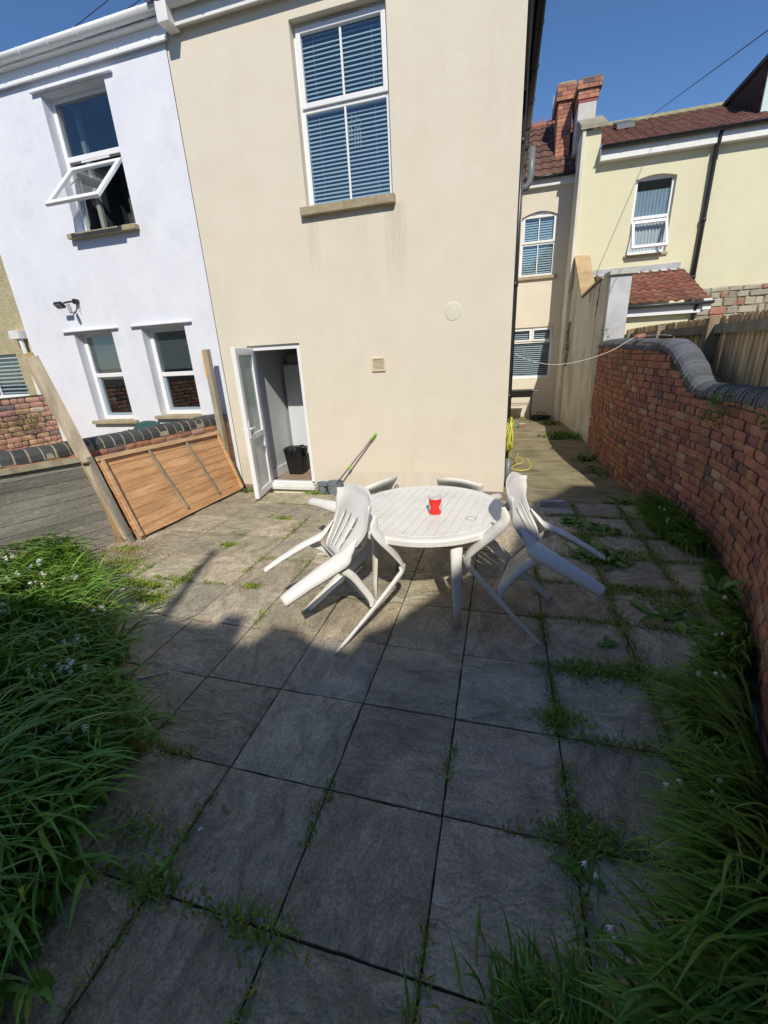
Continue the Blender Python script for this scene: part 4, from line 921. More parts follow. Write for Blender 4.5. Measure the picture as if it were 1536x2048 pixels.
# ================================================================ TABLE
PL = mat('white_garden_plastic', (.76, .745, .70), .40, c2=(.82, .81, .78), scale=3, stain=(.56, .52, .44), stain_scale=5.5, stain_amt=.5, stain_range=(.50, .74), bump=.08, bscale=200, fine=.14, fine_scale=60)
TX, TY, TZ, TR = 1.16, 1.20, .70, .575
tb = empty('garden_table', (TX, TY, 0), 'round white plastic garden table in the middle of the patio', 'table')
M = MB(); 
M.lathe((TX, TY, TZ), [(0, -.006), (.50, -.006), (.515, 0), (.555, 0.0), (.568, -.004), (.575, -.014), (.575, -.045), (.568, -.05), (.562, -.05), (.562, -.02), (0, -.02)], 96)
ang = R(8); ca, sa_ = math.cos(ang), math.sin(ang)
q = -.52
while q < .52:
    a, b = q + .0016, min(q + .0645, .52) - .0016; q += .0645
    rr = .506
    if min(abs(a), abs(b)) > rr - .01: continue
    n = 8; pts_t = []; 
    xs_ = [max(-rr + .001, min(rr - .001, a + (b - a) * i / n)) for i in range(n + 1)]
    up_ = [(x, math.sqrt(rr * rr - x * x)) for x in xs_]; dn = [(x, -math.sqrt(rr * rr - x * x)) for x in xs_[::-1]]
    loop = up_ + dn; ringt = [(TX + x * ca + y * sa_ * 1.0, TY - x * sa_ + y * ca, TZ - .0004) for x, y in loop]; ringb = [(x, y, z - .0058) for x, y, z in ringt]
    m_ = len(loop); M.add(ringt + ringb, [tuple(range(m_))[::-1]] + [(k, (k + 1) % m_, m_ + (k + 1) % m_, m_ + k) for k in range(m_)])
M.build('tabletop', PL, tb)
M = MB(); pts = [(TX + .335 + .034 * math.cos(t), TY - .165 + .034 * math.sin(t), TZ + .0005) for t in [2 * math.pi * i / 24 for i in range(25)]]; M.tube(pts, .0022, 5); M.build('parasol_plug', mat('grubby_line', (.30, .28, .23), .8), tb)
def channel(M, pts, outs, radii, arc=95, n=9, flat=1.0):
    P = []
    for i, p in enumerate(pts):
        p = Vector(p); t = (Vector(pts[min(i + 1, len(pts) - 1)]) - Vector(pts[max(i - 1, 0)])).normalized(); o_ = Vector(outs[i] if isinstance(outs, list) else outs)
        o_ = (o_ - t * o_.dot(t)).normalized(); b_ = t.cross(o_); row = []
        for k in range(n):
            a = R(-arc + 2 * arc * k / (n - 1)); r = radii[i]; row.append(p + o_ * (r * math.cos(a) * flat) + b_ * (r * math.sin(a)))
        P.append(row)
    M.grid(P); return M
for bx, by in ((1.435, .76), (.815, .92), (1.40, 1.36), (.85, 1.50)):
    out = Vector((bx - TX, by - TY, 0)).normalized(); tx, ty = bx - out.x * .03, by - out.y * .03; M = MB()
    channel(M, [(bx, by, 0), (bx - out.x * .008, by - out.y * .008, .2), (tx, ty, .45), (tx, ty, .69)], out, [.024, .029, .038, .046], arc=80, flat=.75)
    M.build('leg', PL, tb, solid=.005, smooth=True)
M = MB(); M.lathe((TX, TY, TZ), [(.40, -.02), (.40, -.06), (.395, -.06), (.395, -.02)], 48); M.build('apron', PL, tb)

# ================================================================ CHAIRS
def fine(pts, n=5):
    P = [Vector(p) for p in pts]; out = []
    for i in range(len(P) - 1):
        p0, p1, p2, p3 = P[max(i - 1, 0)], P[i], P[i + 1], P[min(i + 2, len(P) - 1)]
        for k in range(n):
            t = k / n; out.append(0.5 * ((2 * p1) + (-p0 + p2) * t + (2 * p0 - 5 * p1 + 4 * p2 - p3) * t * t + (-p0 + 3 * p1 - 3 * p2 + p3) * t ** 3))
    out.append(P[-1]); return out
def finer(v, n=5):
    out = []
    for i in range(len(v) - 1):
        for k in range(n): t = k / n; t = t * t * (3 - 2 * t); out.append(v[i] + (v[i + 1] - v[i]) * t)
    out.append(v[-1]); return out
def slotted(M, f, us, vs, slots, vr):
    """grid of f(u,v) leaving out the faces inside the slots"""
    n0 = len(M.v); nv = len(vs)
    for u in us:
        for v in vs: M.v.append(tuple(f(u, v)))
    for i in range(len(us) - 1):
        for j in range(nv - 1):
            um, vm = (us[i] + us[i + 1]) / 2, (vs[j] + vs[j + 1]) / 2
            if any(a < um < b for a, b in slots) and vr[0] < vm < vr[1]: continue
            M.f.append((n0 + i * nv + j, n0 + (i + 1) * nv + j, n0 + (i + 1) * nv + j + 1, n0 + i * nv + j + 1)); M.c.append((1, 1, 1)); M.mi.append(0)
def make_chair(loc, yaw, tilt, label, m, scale=1.0, group='white plastic chairs around the table'):
    c = empty('garden_chair', loc, label, 'chair', group, rot=(0, tilt, yaw)); c.scale = (scale,) * 3
    kw = dict(local=True, smooth=True)
    sl = [(-.40, -.33), (-.035, .035), (.33, .40)]
    us = sorted(set([-1, -.97, -.9, -.8, -.65, -.5, -.2, -.1, .1, .2, .5, .65, .8, .9, .97, 1] + [x for s_ in sl for x in s_])); vs = [i / 20 for i in range(21)] 
    def hw(v): return .178 + .062 * smooth(.05, .55, v) + .008 * smooth(.5, .8, v)
    def back(u, v):
        w_ = hw(v); zt = .415 + .425 * v; zt -= (.10 * abs(u) ** 3.0) * smooth(.45, 1, v)
        x = -.425 - .205 * v ** 1.15 + .045 * u * u * (1 - .3 * v) - .018 * smooth(.9, 1, abs(u)) - .02 * smooth(.94, 1, v)
        if v < .12: x += .03 * (1 - v / .12) ** 2
        return (x, u * w_, zt)
    M = MB(); slotted(M, back, us, vs, sl, (.12, .62)); M.build('backrest', m, c, solid=.0055, **kw)
    us2 = us
    def seat(u, v):
        w_ = .20 + .025 * v; x = -.425 + .405 * v; z = .408 + .018 * v - .014 * math.sin(math.pi * v) * (1 - u * u) + .012 * smooth(.85, 1, abs(u))
        if v > .9: z -= .022 * ((v - .9) / .1) ** 2
        if abs(u) > .96: z -= .012
        return (x, u * w_, z)
    M = MB(); slotted(M, seat, us2, vs, sl, (.18, .80)); M.build('seat', m, c, solid=.0055, **kw)
    M = MB(); channel(M, fine([(-.035, -.235, .405), (-.018, -.1, .402), (-.015, 0, .400), (-.018, .1, .402), (-.035, .235, .405)]), (1, 0, -.15), finer([.026, .020, .020, .020, .026]), arc=85); M.build('seat_frame', m, c, solid=.005, **kw)
    for s_ in (1, -1):
        M = MB(); channel(M, fine([(0, .277 * s_, 0), (-.02, .268 * s_, .18), (-.045, .252 * s_, .38), (-.07, .236 * s_, .56), (-.088, .222 * s_, .67), (-.12, .222 * s_, .705)]), [Vector((1, .75 * s_, 0))] * 26, finer([.020, .026, .034, .036, .038, .034]), arc=88, flat=.8)
        M.build('leg', m, c, solid=.005, **kw)
        M = MB(); channel(M, fine([(-.506, .216 * s_, 0), (-.490, .213 * s_, .14), (-.462, .206 * s_, .30), (-.436, .192 * s_, .42), (-.452, .186 * s_, .49), (-.485, .192 * s_, .575)]), [Vector((-1, .55 * s_, 0))] * 26, finer([.038, .045, .055, .060, .036, .008]), arc=92, flat=.75)
        M.build('leg', m, c, solid=.005, **kw)
        M = MB(); channel(M, fine([(-.085, .222 * s_, .685), (-.13, .230 * s_, .708), (-.28, .248 * s_, .702), (-.41, .256 * s_, .688), (-.495, .249 * s_, .690), (-.550, .240 * s_, .750)]), [Vector((-.25 * k / 25, (.25 + .9 * k / 25) * s_, 1 - .75 * k / 25)) for k in range(26)], finer([.036, .040, .040, .040, .032, .010]), arc=80, flat=.34)
        M.build('armrest', m, c, solid=.005, **kw)
        M = MB(); channel(M, fine([(-.445, .208 * s_, .36), (-.33, .215 * s_, .405), (-.20, .226 * s_, .41), (-.09, .240 * s_, .405), (-.05, .252 * s_, .375)]), [Vector((0, s_, .15))] * 21, finer([.026, .024, .022, .022, .012]), arc=85, flat=.6)
        M.build('seat_frame', m, c, solid=.005, **kw)
    return c
make_chair((2.029, .963, .0), 2.944, .950, 'white plastic chair tipped against the right side of the table, half in shade', PL)
make_chair((.502, .543, .0), .759, 1.056, 'white plastic chair tipped against the near left side of the table, back towards it', PL)
make_chair((.141, 1.917, 0), -.511, 1.376, 'white plastic chair tipped over at the far left side of the table, mostly hidden', PL)
make_chair((1.46, 2.29, 0), R(-107), R(72), 'white plastic chair behind the table, only its curved top edge showing', PL, .86)
GRC = mat('dark_green_plastic', (.03, .085, .075), .5)
make_chair((-3.35, 2.72, .05), R(-90), R(0), 'dark green plastic chair just showing above the low wall in front of the white house', GRC, 1.17, group=None)

# can
M = MB(); n = 36; H = .128; RC = .044
prof = [(.0, .0), (.036, .0), (.042, .004), (RC, .010)] + [(RC, .010 + (H - .026) * k / 9) for k in range(1, 10)] + [(.043, H - .013), (.0435, H - .010), (.0455, H - .007), (.0455, H - .001), (.0435, H), (.041, H - .001), (.041, H - .006), (0, H - .007)]
cx, cy = 1.24, 1.10
for r_0, z in prof:
    for k in range(n): M.v.append((cx + r_0 * math.cos(2 * math.pi * k / n), cy + r_0 * math.sin(2 * math.pi * k / n), TZ + z))
for i in range(len(prof) - 1):
    for k in range(n):
        za = (prof[i][1] + prof[i + 1][1]) / 2; th = 2 * math.pi * (k + .5) / n; col = (.60, .60, .58)
        if .006 < za < H - .012:
            col = (.72, .025, .02)
            for tc_ in (R(-168), R(-2)):
                dth = (th - tc_ + math.pi) % (2 * math.pi) - math.pi; e_ = (dth / .62) ** 2 + ((za - .055) / .036) ** 2
                if e_ < 1: col = (.75, .75, .78)
                if e_ < .35: col = (.10, .13, .35)
        M.f.append((i * n + k, i * n + (k + 1) % n, (i + 1) * n + (k + 1) % n, (i + 1) * n + k)); M.c.append(col); M.mi.append(0)
tag(M.build('drink_can', mat('painted_can', (1, 1, 1), .3, vcol=True), base=(cx, cy, TZ), smooth=False), 'red can with a silver rim standing on the white table', 'can')

# ================================================================ BY THE DOOR
BIN = mat('bin_plastic', (.012, .012, .013), .45)
bn_ = empty('waste_bin', (-1.46, 4.30, .05), 'black kitchen bin with a crumpled bin liner just inside the doorway', 'bin')
M = MB(); bx, by = -1.46, 4.30
lo_ = [(-.115, -.10), (.115, -.10), (.115, .10), (-.115, .10)]; hi_ = [(-.15, -.13), (.15, -.13), (.15, .13), (-.15, .13)]
M.add([(bx + x, by + y, .05) for x, y in lo_] + [(bx + x, by + y, .44) for x, y in hi_], [(0, 1, 5, 4), (1, 2, 6, 5), (2, 3, 7, 6), (3, 0, 4, 7), (3, 2, 1, 0)]); M.build('bin_body', BIN, bn_, bevel=.01)
M = MB(); P = []
for j in range(11):
    f = j / 10; row = []
    for k in range(41):
        th = 2 * math.pi * k / 40; sq = 1 / max(abs(math.cos(th)), abs(math.sin(th))) ** .55
        r = (.155 + .02 * math.sin(f * 3.1)) if f < .6 else .165 * (1 - (f - .6) / .4 * .85)
        z = .33 + .14 * min(f / .6, 1) - (.03 * (f - .6) / .4 if f > .6 else 0)
        nn = noise.noise(Vector((math.cos(th) * 3.2, math.sin(th) * 3.2, f * 4))) ; r += .022 * nn; z += .02 * noise.noise(Vector((math.cos(th) * 5, math.sin(th) * 5, f * 6 + 3)))
        row.append((bx + r * sq * math.cos(th), by + r * sq * .87 * math.sin(th), z))
    P.append(row)
M.grid(P); M.build('bin_liner', mat('bin_liner', (.01, .01, .011), .22), bn_)
cb = empty('cupboard', (-1.3, 4.9, .05), 'tall white cupboard standing behind the bin inside the doorway', 'cupboard')
M = MB(); M.box(-1.66, -.9, 4.62, 5.13, .05, 1.70); M.build('carcass', mat('white_gloss', (.62, .66, .70), .35), cb, bevel=.006)
M = MB(); M.box(-1.655, -1.285, 4.60, 4.617, .09, 1.69); M.build('door', MATS['white_gloss'], cb, bevel=.004); M = MB(); M.box(-1.28, -.905, 4.60, 4.617, .09, 1.69); M.build('door', MATS['white_gloss'], cb, bevel=.004)
bs = MB(); WK = mat('pale_wicker', (.42, .38, .33), .8)
for k in range(7): z = 1.71 + k * .018; ring_frame(bs, -1.60, -1.33, z, z + .012, 4.66, 4.68, .004); bs.box(-1.60, -1.33, 4.655, 4.665, z, z + .011); bs.box(-1.60, -1.59, 4.66, 4.9, z, z + .011); bs.box(-1.34, -1.33, 4.66, 4.9, z, z + .011)
for k in range(10): x = -1.60 + k * .029; bs.box(x, x + .008, 4.65, 4.668, 1.705, 1.84)
bs.box(-1.60, -1.33, 4.67, 4.9, 1.703, 1.71)
tag(bs.build('storage_basket', WK, base=(-1.46, 4.75, 1.70)), 'pale woven basket on top of the white cupboard inside the doorway', 'basket')
bk = empty('mop_bucket', (-.6, 3.53, -.1), 'grey twin mop bucket against the cream wall beside the doorstep', 'bucket')
GB = mat('bucket_grey', (.17, .20, .225), .45)
M = MB(); M.lathe((-.53, 3.53, -.10), [(0, 0), (.085, 0), (.112, .235), (.12, .24), (.12, .252), (.112, .252), (.108, .24), (.082, .01)], 28); M.build('bucket_body', GB, bk, smooth=False)
M = MB(); M.lathe((-.70, 3.50, -.02), [(0, 0), (.05, 0), (.068, .15), (.078, .155), (.078, .165), (.066, .165), (.048, .01)], 24)
M.box(-.80, -.60, 3.42, 3.435, .125, .14); M.lathe((-.70, 3.52, -.10), [(0, 0), (.06, 0), (.055, .1), (0, .1)], 20)
for k in range(8): a = k * math.pi / 4; M.box(-.70 + .035 * math.cos(a) - .006, -.70 + .035 * math.cos(a) + .006, 3.50 + .035 * math.sin(a) - .006, 3.50 + .035 * math.sin(a) + .006, .10, .135)
M.build('wringer', GB, bk)
mp = empty('mop', (-.55, 3.5, 0), 'mop with a grey pole and lime green grip propped in the bucket against the wall', 'mop')
a, b = Vector((-.585, 3.52, .03)), Vector((.085, 3.635, .805)); dd = b - a
M = MB(); M.tube([a, a.lerp(b, .93)], .0105, 10); M.build('pole', mat('mop_pole', (.20, .16, .20), .5), mp, smooth=True)
LIME = mat('lime_plastic', (.22, .48, .05), .4)
M = MB(); M.tube([a.lerp(b, .88), a.lerp(b, .90), a.lerp(b, .97), b], [.012, .0155, .0155, .009], 12); M.build('grip', LIME, mp, smooth=True)
M = MB(); M.tube([a.lerp(b, .385), a.lerp(b, .40), a.lerp(b, .44), a.lerp(b, .455)], [.0115, .017, .017, .0115], 12); M.build('collar', LIME, mp, smooth=True)

# floodlight
fl = empty('floodlight', (-4.32, 3.65, 2.66), 'small dark floodlight fixed to the white house wall between the windows', 'lamp')
M = MB(); M.tube([(-4.26, 3.66, 2.70), (-4.26, 3.60, 2.70)], .035, 14); M.tube([(-4.26, 3.60, 2.70), (-4.30, 3.54, 2.69), (-4.36, 3.52, 2.68)], .012, 8); M.build('bracket', BLACKP, fl)
M = MB(); M.obox((-4.42, 3.50, 2.655), (1, 0, 0), (0, .75, -.66), (0, .66, .75), .065, .045, .022); M.build('lamp_head', BLACKP, fl, bevel=.006)
M = MB(); M.obox((-4.42, 3.487, 2.64), (1, 0, 0), (0, .75, -.66), (0, .66, .75), .055, .036, .008); M.build('lens', mat('lamp_lens', (.25, .28, .30), .15), fl)
M = MB(); M.tube([(-4.30, 3.53, 2.66), (-4.28, 3.52, 2.60), (-4.26, 3.51, 2.55)], [.022, .026, .02], 10); M.tube([(-4.26, 3.62, 2.70), (-4.235, 3.64, 2.64), (-4.25, 3.63, 2.56)], .004, 5); M.build('sensor', mat('sensor_grey', (.3, .3, .32), .4), fl)

# dreamcatcher in the window
M = MB(); 
for xx, zz_, r0 in ((-.08, 4.18, .045), (.02, 4.12, .04)):
    M.tube([(xx + r0 * math.cos(t), FY + .155, zz_ + r0 * math.sin(t)) for t in [2 * math.pi * k / 16 for k in range(17)]], .004, 5)
    for k in range(3): M.tube([(xx - .03 + .03 * k, FY + .155, zz_ - r0), (xx - .035 + .032 * k, FY + .155, zz_ - .12), (xx - .04 + .034 * k, FY + .155, zz_ - .22)], [.002, .010, .002], 5)
M.tube([(-.03, FY + .155, 4.29), (-.08, FY + .155, 4.22)], .002, 4); M.tube([(-.03, FY + .155, 4.29), (.02, FY + .155, 4.16)], .002, 4)
tag(M.build('dreamcatcher', mat('pale_feather', (.6, .55, .45), .8), base=(-.03, FY + .155, 4.1)), 'feathered dreamcatcher hanging in the tall upper window of the cream house', 'dreamcatcher')

# ================================================================ ALLEY THINGS
YEL = mat('yellow_hose', (.56, .56, .08), .45)
M = MB(); 
for k in range(9):
    xo = rnd.uniform(-.02, .03); yo = rnd.uniform(-.06, .06); w0 = rnd.uniform(.07, .12); h0 = rnd.uniform(.20, .27); pts = []
    for i in range(25):
        t = 2 * math.pi * i / 24; pts.append((1.795 + xo + .025 * math.sin(t * 2 + k), 4.95 + yo + w0 * math.sin(t) * (1 - .25 * math.cos(t)), .53 + (.80 - .53 - .0) * 0 + h0 * math.cos(t)))
    M.tube(pts, .0095, 6, cap=False)
gp_ = [(1.80, 4.95, .30), (1.86, 5.1, .12), (1.93, 5.6, -.05), (2.00, 6.35, -.075), (2.07, 6.25, -.08), (2.15, 5.85, -.083), (2.17, 5.45, -.083), (2.10, 5.22, -.085), (1.97, 5.17, -.085), (1.86, 5.30, -.085), (1.93, 5.52, -.08), (2.03, 5.62, -.08), (2.06, 5.85, -.08), (1.98, 6.15, -.08)]
M.tube(fine(gp_, 6), .0095, 7)
tag(M.build('garden_hose', YEL, base=(1.8, 4.95, 0), smooth=True), 'yellow garden hose coiled on the corner of the house and trailing over the alley', 'hose')
M = MB(); M.tube([(1.79, 4.3, -.1), (1.785, 4.3, .32)], .04, 12); tag(M.build('drain_pipe', GREYP, base=(1.79, 4.3, -.1), smooth=True), 'short grey drain pipe standing at the foot of the house corner below the hose', 'pipe')
bq = empty('barbecue', (2.1, 9.6, 0), 'long black charcoal barbecue on thin legs below the window at the end of the alley', 'barbecue')
z0 = alley_z(9.6)
M = MB(); M.add([(1.78, 9.42, .60), (2.36, 9.42, .60), (2.36, 9.78, .60), (1.78, 9.78, .60), (1.76, 9.38, .755), (2.39, 9.38, .755), (2.39, 9.82, .755), (1.76, 9.82, .755)], [(0, 1, 5, 4), (1, 2, 6, 5), (2, 3, 7, 6), (3, 0, 4, 7), (3, 2, 1, 0)]); M.build('trough', BLACKP, bq, bevel=.004)
M = MB()
for k in range(26): x = 1.78 + k * .0235; M.tube([(x, 9.39, .762), (x, 9.81, .762)], .003, 5)
M.build('grill', mat('steel_bars', (.35, .35, .36), .4, metal=.7), bq)
for x in (1.80, 2.36):
    for y in (9.42, 9.78): M = MB(); M.tube([(x, y, z0), (x, y, .62)], .011, 8); M.build('leg', BLACKP, bq)
M = MB(); M.tube([(1.80, 9.42, .42), (2.36, 9.42, .42)], .009, 6); M.tube([(1.80, 9.78, .42), (2.36, 9.78, .42)], .009, 6); M.tube([(1.80, 9.42, .46), (2.36, 9.42, .46)], .006, 6); M.build('rail', BLACKP, bq)
M = MB(); M.tube([(2.38, 9.55, .74), (2.50, 9.55, .735)], .014, 8); M.build('handle', BLACKP, bq)
tr = empty('planter_tray', (2.65, 9.9, 0), 'low oval black planter tray with dry stems in the alley corner', 'planter')
M = MB(); M.lathe((0, 0, 0), [(0, .01), (.19, .01), (.21, 0), (.235, .10), (.245, .105), (.245, .095), (.24, .0)][2:] , 28); M.lathe((0, 0, 0), [(0, .07), (.228, .07)], 28)
M.v = [(2.62 + x, 9.85 + y * .6, z + z0) for x, y, z in M.v]; M.build('tray', BLACKP, tr)
M = MB()
for k in range(16):
    x, y = 2.62 + rnd.uniform(-.15, .15), 9.85 + rnd.uniform(-.07, .07); M.tube([(x, y, z0 + .07), (x + rnd.uniform(-.04, .04), y, z0 + .14), (x + rnd.uniform(-.1, .1), y, z0 + .19 + rnd.uniform(0, .06))], .003, 4)
M.build('stem', mat('dry_stem', (.22, .2, .13), .9), tr)
M = MB(); M.obox((2.13, 8.75, alley_z(8.7) + .045), (.97, .2, 0), (-.2, .97, 0), (0, 0, 1), .075, .05, .045, col=(.25, .12, .10)); M.obox((2.13, 8.75, alley_z(8.7) + .094), (.97, .2, 0), (-.2, .97, 0), (0, 0, 1), .072, .047, .006, col=(.5, .47, .42))
tag(M.build('loose_brick', mat('loose_brick', (1, 1, 1), .9, vcol=True), base=(2.13, 8.75, 0)), 'loose reddish brick lying on the alley concrete', 'brick')
M = MB(); M.tube([(2.0, 8.7, alley_z(8.7) + .02), (2.05, 8.76, alley_z(8.7) + .05)], [.02, .03], 10); tag(M.build('plastic_cup', mat('green_plastic', (.03, .35, .16), .4), base=(2, 8.7, 0)), 'small green plastic cup beside the loose brick in the alley', 'cup')
M = MB(); M.box(1.80, 1.92, 9.25, 9.4, z0, z0 + .09); tag(M.build('small_box', mat('cream_card', (.62, .52, .40), .8), base=(1.86, 9.3, 0), bevel=.004), 'small cream box on the ground under the barbecue', 'box')
M = MB(); M.tube(fine([(1.78, 4.0, 1.70), (1.95, 4.06, 1.615), (2.25, 4.2, 1.54), (2.6, 4.36, 1.565), (2.95, 4.5, 1.66), (3.22, 4.62, 1.80), (3.33, 4.4, 1.815), (3.36, 4.1, 1.812), (3.38, 3.85, 1.80)], 6), .0042, 6)
tag(M.build('washing_line', mat('white_cord', (.55, .55, .52), .6), base=(1.8, 4, 1.7), smooth=True), 'white washing line sagging across the alley onto the top of the brick wall', 'cord')
M = MB(); M.obox((3.29, 4.68, 1.815), (.9, .3, .2), (-.3, .9, 0), (-.2, 0, 1), .05, .06, .02); tag(M.build('brick_piece', mat('broken_brick', (.42, .17, .10), .9), base=(3.29, 4.68, 1.8), bevel=.006), 'broken piece of brick weighing the cord down on the wall top', 'brick')
M = MB(); M.obox((2.28, 3.30, .035), (1, .06, 0), (-.06, 1, 0), (0, 0, 1), .14, .04, .035); tag(M.build('paving_offcut', mat('offcut_stone', (.36, .34, .30), .9, c2=(.50, .48, .44), scale=12, bump=.6, bscale=40), base=(2.28, 3.3, 0), bevel=.006), 'broken paving offcut at the step between the patio and the alley', 'stone')
M = MB(); M.obox((2.36, 3.12, .006), (1, .1, 0), (-.1, 1, 0), (0, 0, 1), .13, .09, .006); tag(M.build('mortar_patch', mat('mortar_patch', (.36, .33, .30), .95), base=(2.36, 3.12, 0)), 'pale lump of mortar beside the paving offcut', 'stone')

# overhead cables
CAB = mat('cable', (.03, .03, .035), .6)
for nm, pts, lb in (('overhead_cable', [(-8.5, 6.5, 7.0), (-6.2, 6.5, 7.30), (-3.6, 6.5, 7.9)], 'upper of two thin cables crossing the sky at the top left'),
                    ('overhead_cable', [(-8.5, 6.5, 6.86), (-6.2, 6.5, 7.12), (-3.4, 6.5, 7.62)], 'lower of two thin cables crossing the sky at the top left'),
                    ('overhead_cable', [(4.70, 12.0, 6.62), (4.335, 8, 5.49), (3.97, 4.0, 4.36)], 'single thin cable rising to the right above the brown roof')):
    M = MB(); M.tube(fine(pts, 5), .006, 5); tag(M.build(nm, CAB, base=pts[0]), lb, 'cable')

# ================================================================ VEGETATION
def leaf_mat(name, c1, c2_, rough=.42, tr=.28):
    m = mat(name, c1, rough, c2=c2_, scale=7, vcol=True, translucent=tr, spec=.55); return m
GRASS = leaf_mat('grass_blade', (.135, .34, .05), (.25, .46, .085))
def blades(bases, heads, lens, wid, droop, seg=6, seed=1, lean0=.25, colr=(.55, 1.25), dead=.03):
    """numpy blade strips: base point, heading angle, length"""
    r = np.random.default_rng(seed); N = len(bases); t = np.linspace(0, 1, seg + 1)
    th0 = r.uniform(.02, lean0, N)[:, None]; dr = np.asarray(droop)[:, None]; L = np.asarray(lens)[:, None]
    ang = th0 + dr * t[None, :] ** 1.3                       # angle from vertical along the blade
    dl = L / seg; hx_ = np.concatenate([np.zeros((N, 1)), np.cumsum(np.sin(ang[:, :-1]) * dl, 1)], 1); hz = np.concatenate([np.zeros((N, 1)), np.cumsum(np.cos(ang[:, :-1]) * dl, 1)], 1)
    hd = np.asarray(heads)[:, None] + r.normal(0, .12, N)[:, None] * t[None, :] * 2
    X = bases[:, 0:1] + hx_ * np.cos(hd); Y = bases[:, 1:2] + hx_ * np.sin(hd); Z = bases[:, 2:3] + hz
    wp = np.asarray(wid)[:, None] * (0.55 + .45 * np.sin(np.pi * np.clip(t * 1.15 + .1, 0, 1)))[None, :] * np.where(t > .75, (1 - t) / .25 * .95 + .05, 1)[None, :]
    tw = r.uniform(-.6, .6, N)[:, None]
    ax, ay = -np.sin(hd + tw) * wp / 2, np.cos(hd + tw) * wp / 2
    Vv = np.stack([np.stack([X - ax, Y - ay, Z], -1), np.stack([X + ax, Y + ay, Z + wp * .12], -1)], 2).reshape(N, -1, 3)
    n2 = 2 * (seg + 1); k = np.arange(seg); f = np.stack([2 * k, 2 * k + 1, 2 * k + 3, 2 * k + 2], -1)
    F = (f[None] + (np.arange(N) * n2)[:, None, None]).reshape(-1, 4)
    k_ = r.uniform(*colr, N); yel = r.uniform(0, 1, N); C = np.stack([k_ * (1 + .35 * yel ** 2), k_, k_ * (1 - .2 * yel)], -1)
    dd_ = r.random(N) < dead; C[dd_] = np.array([2.6, 1.1, 2.0]) * k_[dd_][:, None]
    return Vv.reshape(-1, 3), F, np.repeat(C, seg * 4, 0)
def np_mesh(name, parts, m, parent=None, base=(0, 0, 0)):
    V = []; F = []; Cc = []; n = 0
    for v, f, c in parts: V.append(v); F.append(f + n); Cc.append(c); n += len(v)
    V = np.concatenate(V) - np.array(base); F = np.concatenate(F); Cc = np.concatenate(Cc)
    me = bpy.data.meshes.new(name); me.vertices.add(len(V)); me.vertices.foreach_set('co', V.astype(np.float32).ravel())
    me.loops.add(len(F) * 4); me.loops.foreach_set('vertex_index', F.astype(np.int32).ravel()); me.polygons.add(len(F)); me.polygons.foreach_set('loop_start', np.arange(0, len(F) * 4, 4, dtype=np.int32)); me.polygons.foreach_set('loop_total', np.full(len(F), 4, np.int32))
    me.update(calc_edges=True); me.validate(); me.materials.append(m)
    ca = me.color_attributes.new('col', 'FLOAT_COLOR', 'CORNER'); ca.data.foreach_set('color', np.concatenate([Cc, np.ones((len(Cc), 1))], 1).astype(np.float32).ravel())
    o = bpy.data.objects.new(name, me); sc.collection.objects.link(o); o.location = base
    if parent: o.parent = parent
    return o
rg_ = np.random.default_rng(5)
# left bed: everything to the left/near side of the diagonal edge
edge = [(-2.35, 1.22), (-1.95, .92), (-1.45, .58), (-1.05, .27), (-.60, -.02), (-.28, -.25), (-.08, -.50), (.05, -.75), (.20, -.92), (.29, -1.08), (.35, -1.3), (.40, -1.6), (.40, -2.2)]
def edge_x(y):
    for (xa_, ya_), (xb_, yb_) in zip(edge, edge[1:]):
        if yb_ <= y <= ya_: return xa_ + (xb_ - xa_) * (y - ya_) / (yb_ - ya_)
    return edge[0][0] - .3
def in_left(x, y): return x < edge_x(y) + .06 * math.sin(y * 9) + .05 * math.sin(y * 23 + 1) and y < 1.2 and x > -3.15 + .35 * max(0, y) 
pts = []
while len(pts) < 7600:
    x, y = rg_.uniform(-3.2, .45), rg_.uniform(-1.75, 1.2)
    if in_left(x, y) and (noise.noise(Vector((x * 2.2, y * 2.2, 3))) > -.36 or y > .3): pts.append((x, y, -.01))
B = np.array(pts); N = len(B)
cl = np.array([noise.noise(Vector((x * 1.6, y * 1.6, 0))) for x, y, _ in pts])
near = np.clip((B[:, 0] - np.array([edge_x(y) for y in B[:, 1]])) / .8 + 1, 0, 1)
heads = -.15 + rg_.normal(0, .45, N) + cl * .9; lens = rg_.uniform(.34, .74, N) * (1 + .25 * cl) * (1 - .22 * (B[:, 1] > .4)) * (1 - .18 * near)
p1 = blades(B, heads, lens, rg_.uniform(.015, .027, N), rg_.uniform(1.3, 2.3, N), seg=9, seed=2)
und = B[rg_.random(N) < .5] ; p2 = blades(und, rg_.uniform(0, 6.3, len(und)), rg_.uniform(.06, .16, len(und)), rg_.uniform(.006, .012, len(und)), rg_.uniform(.5, 1.6, len(und)), seg=4, seed=4, colr=(.4, .8))
tag(np_mesh('grass', [p1, p2], GRASS), 'lush dark green strap-leaved grass filling the left side of the patio', 'grass', kind='stuff')
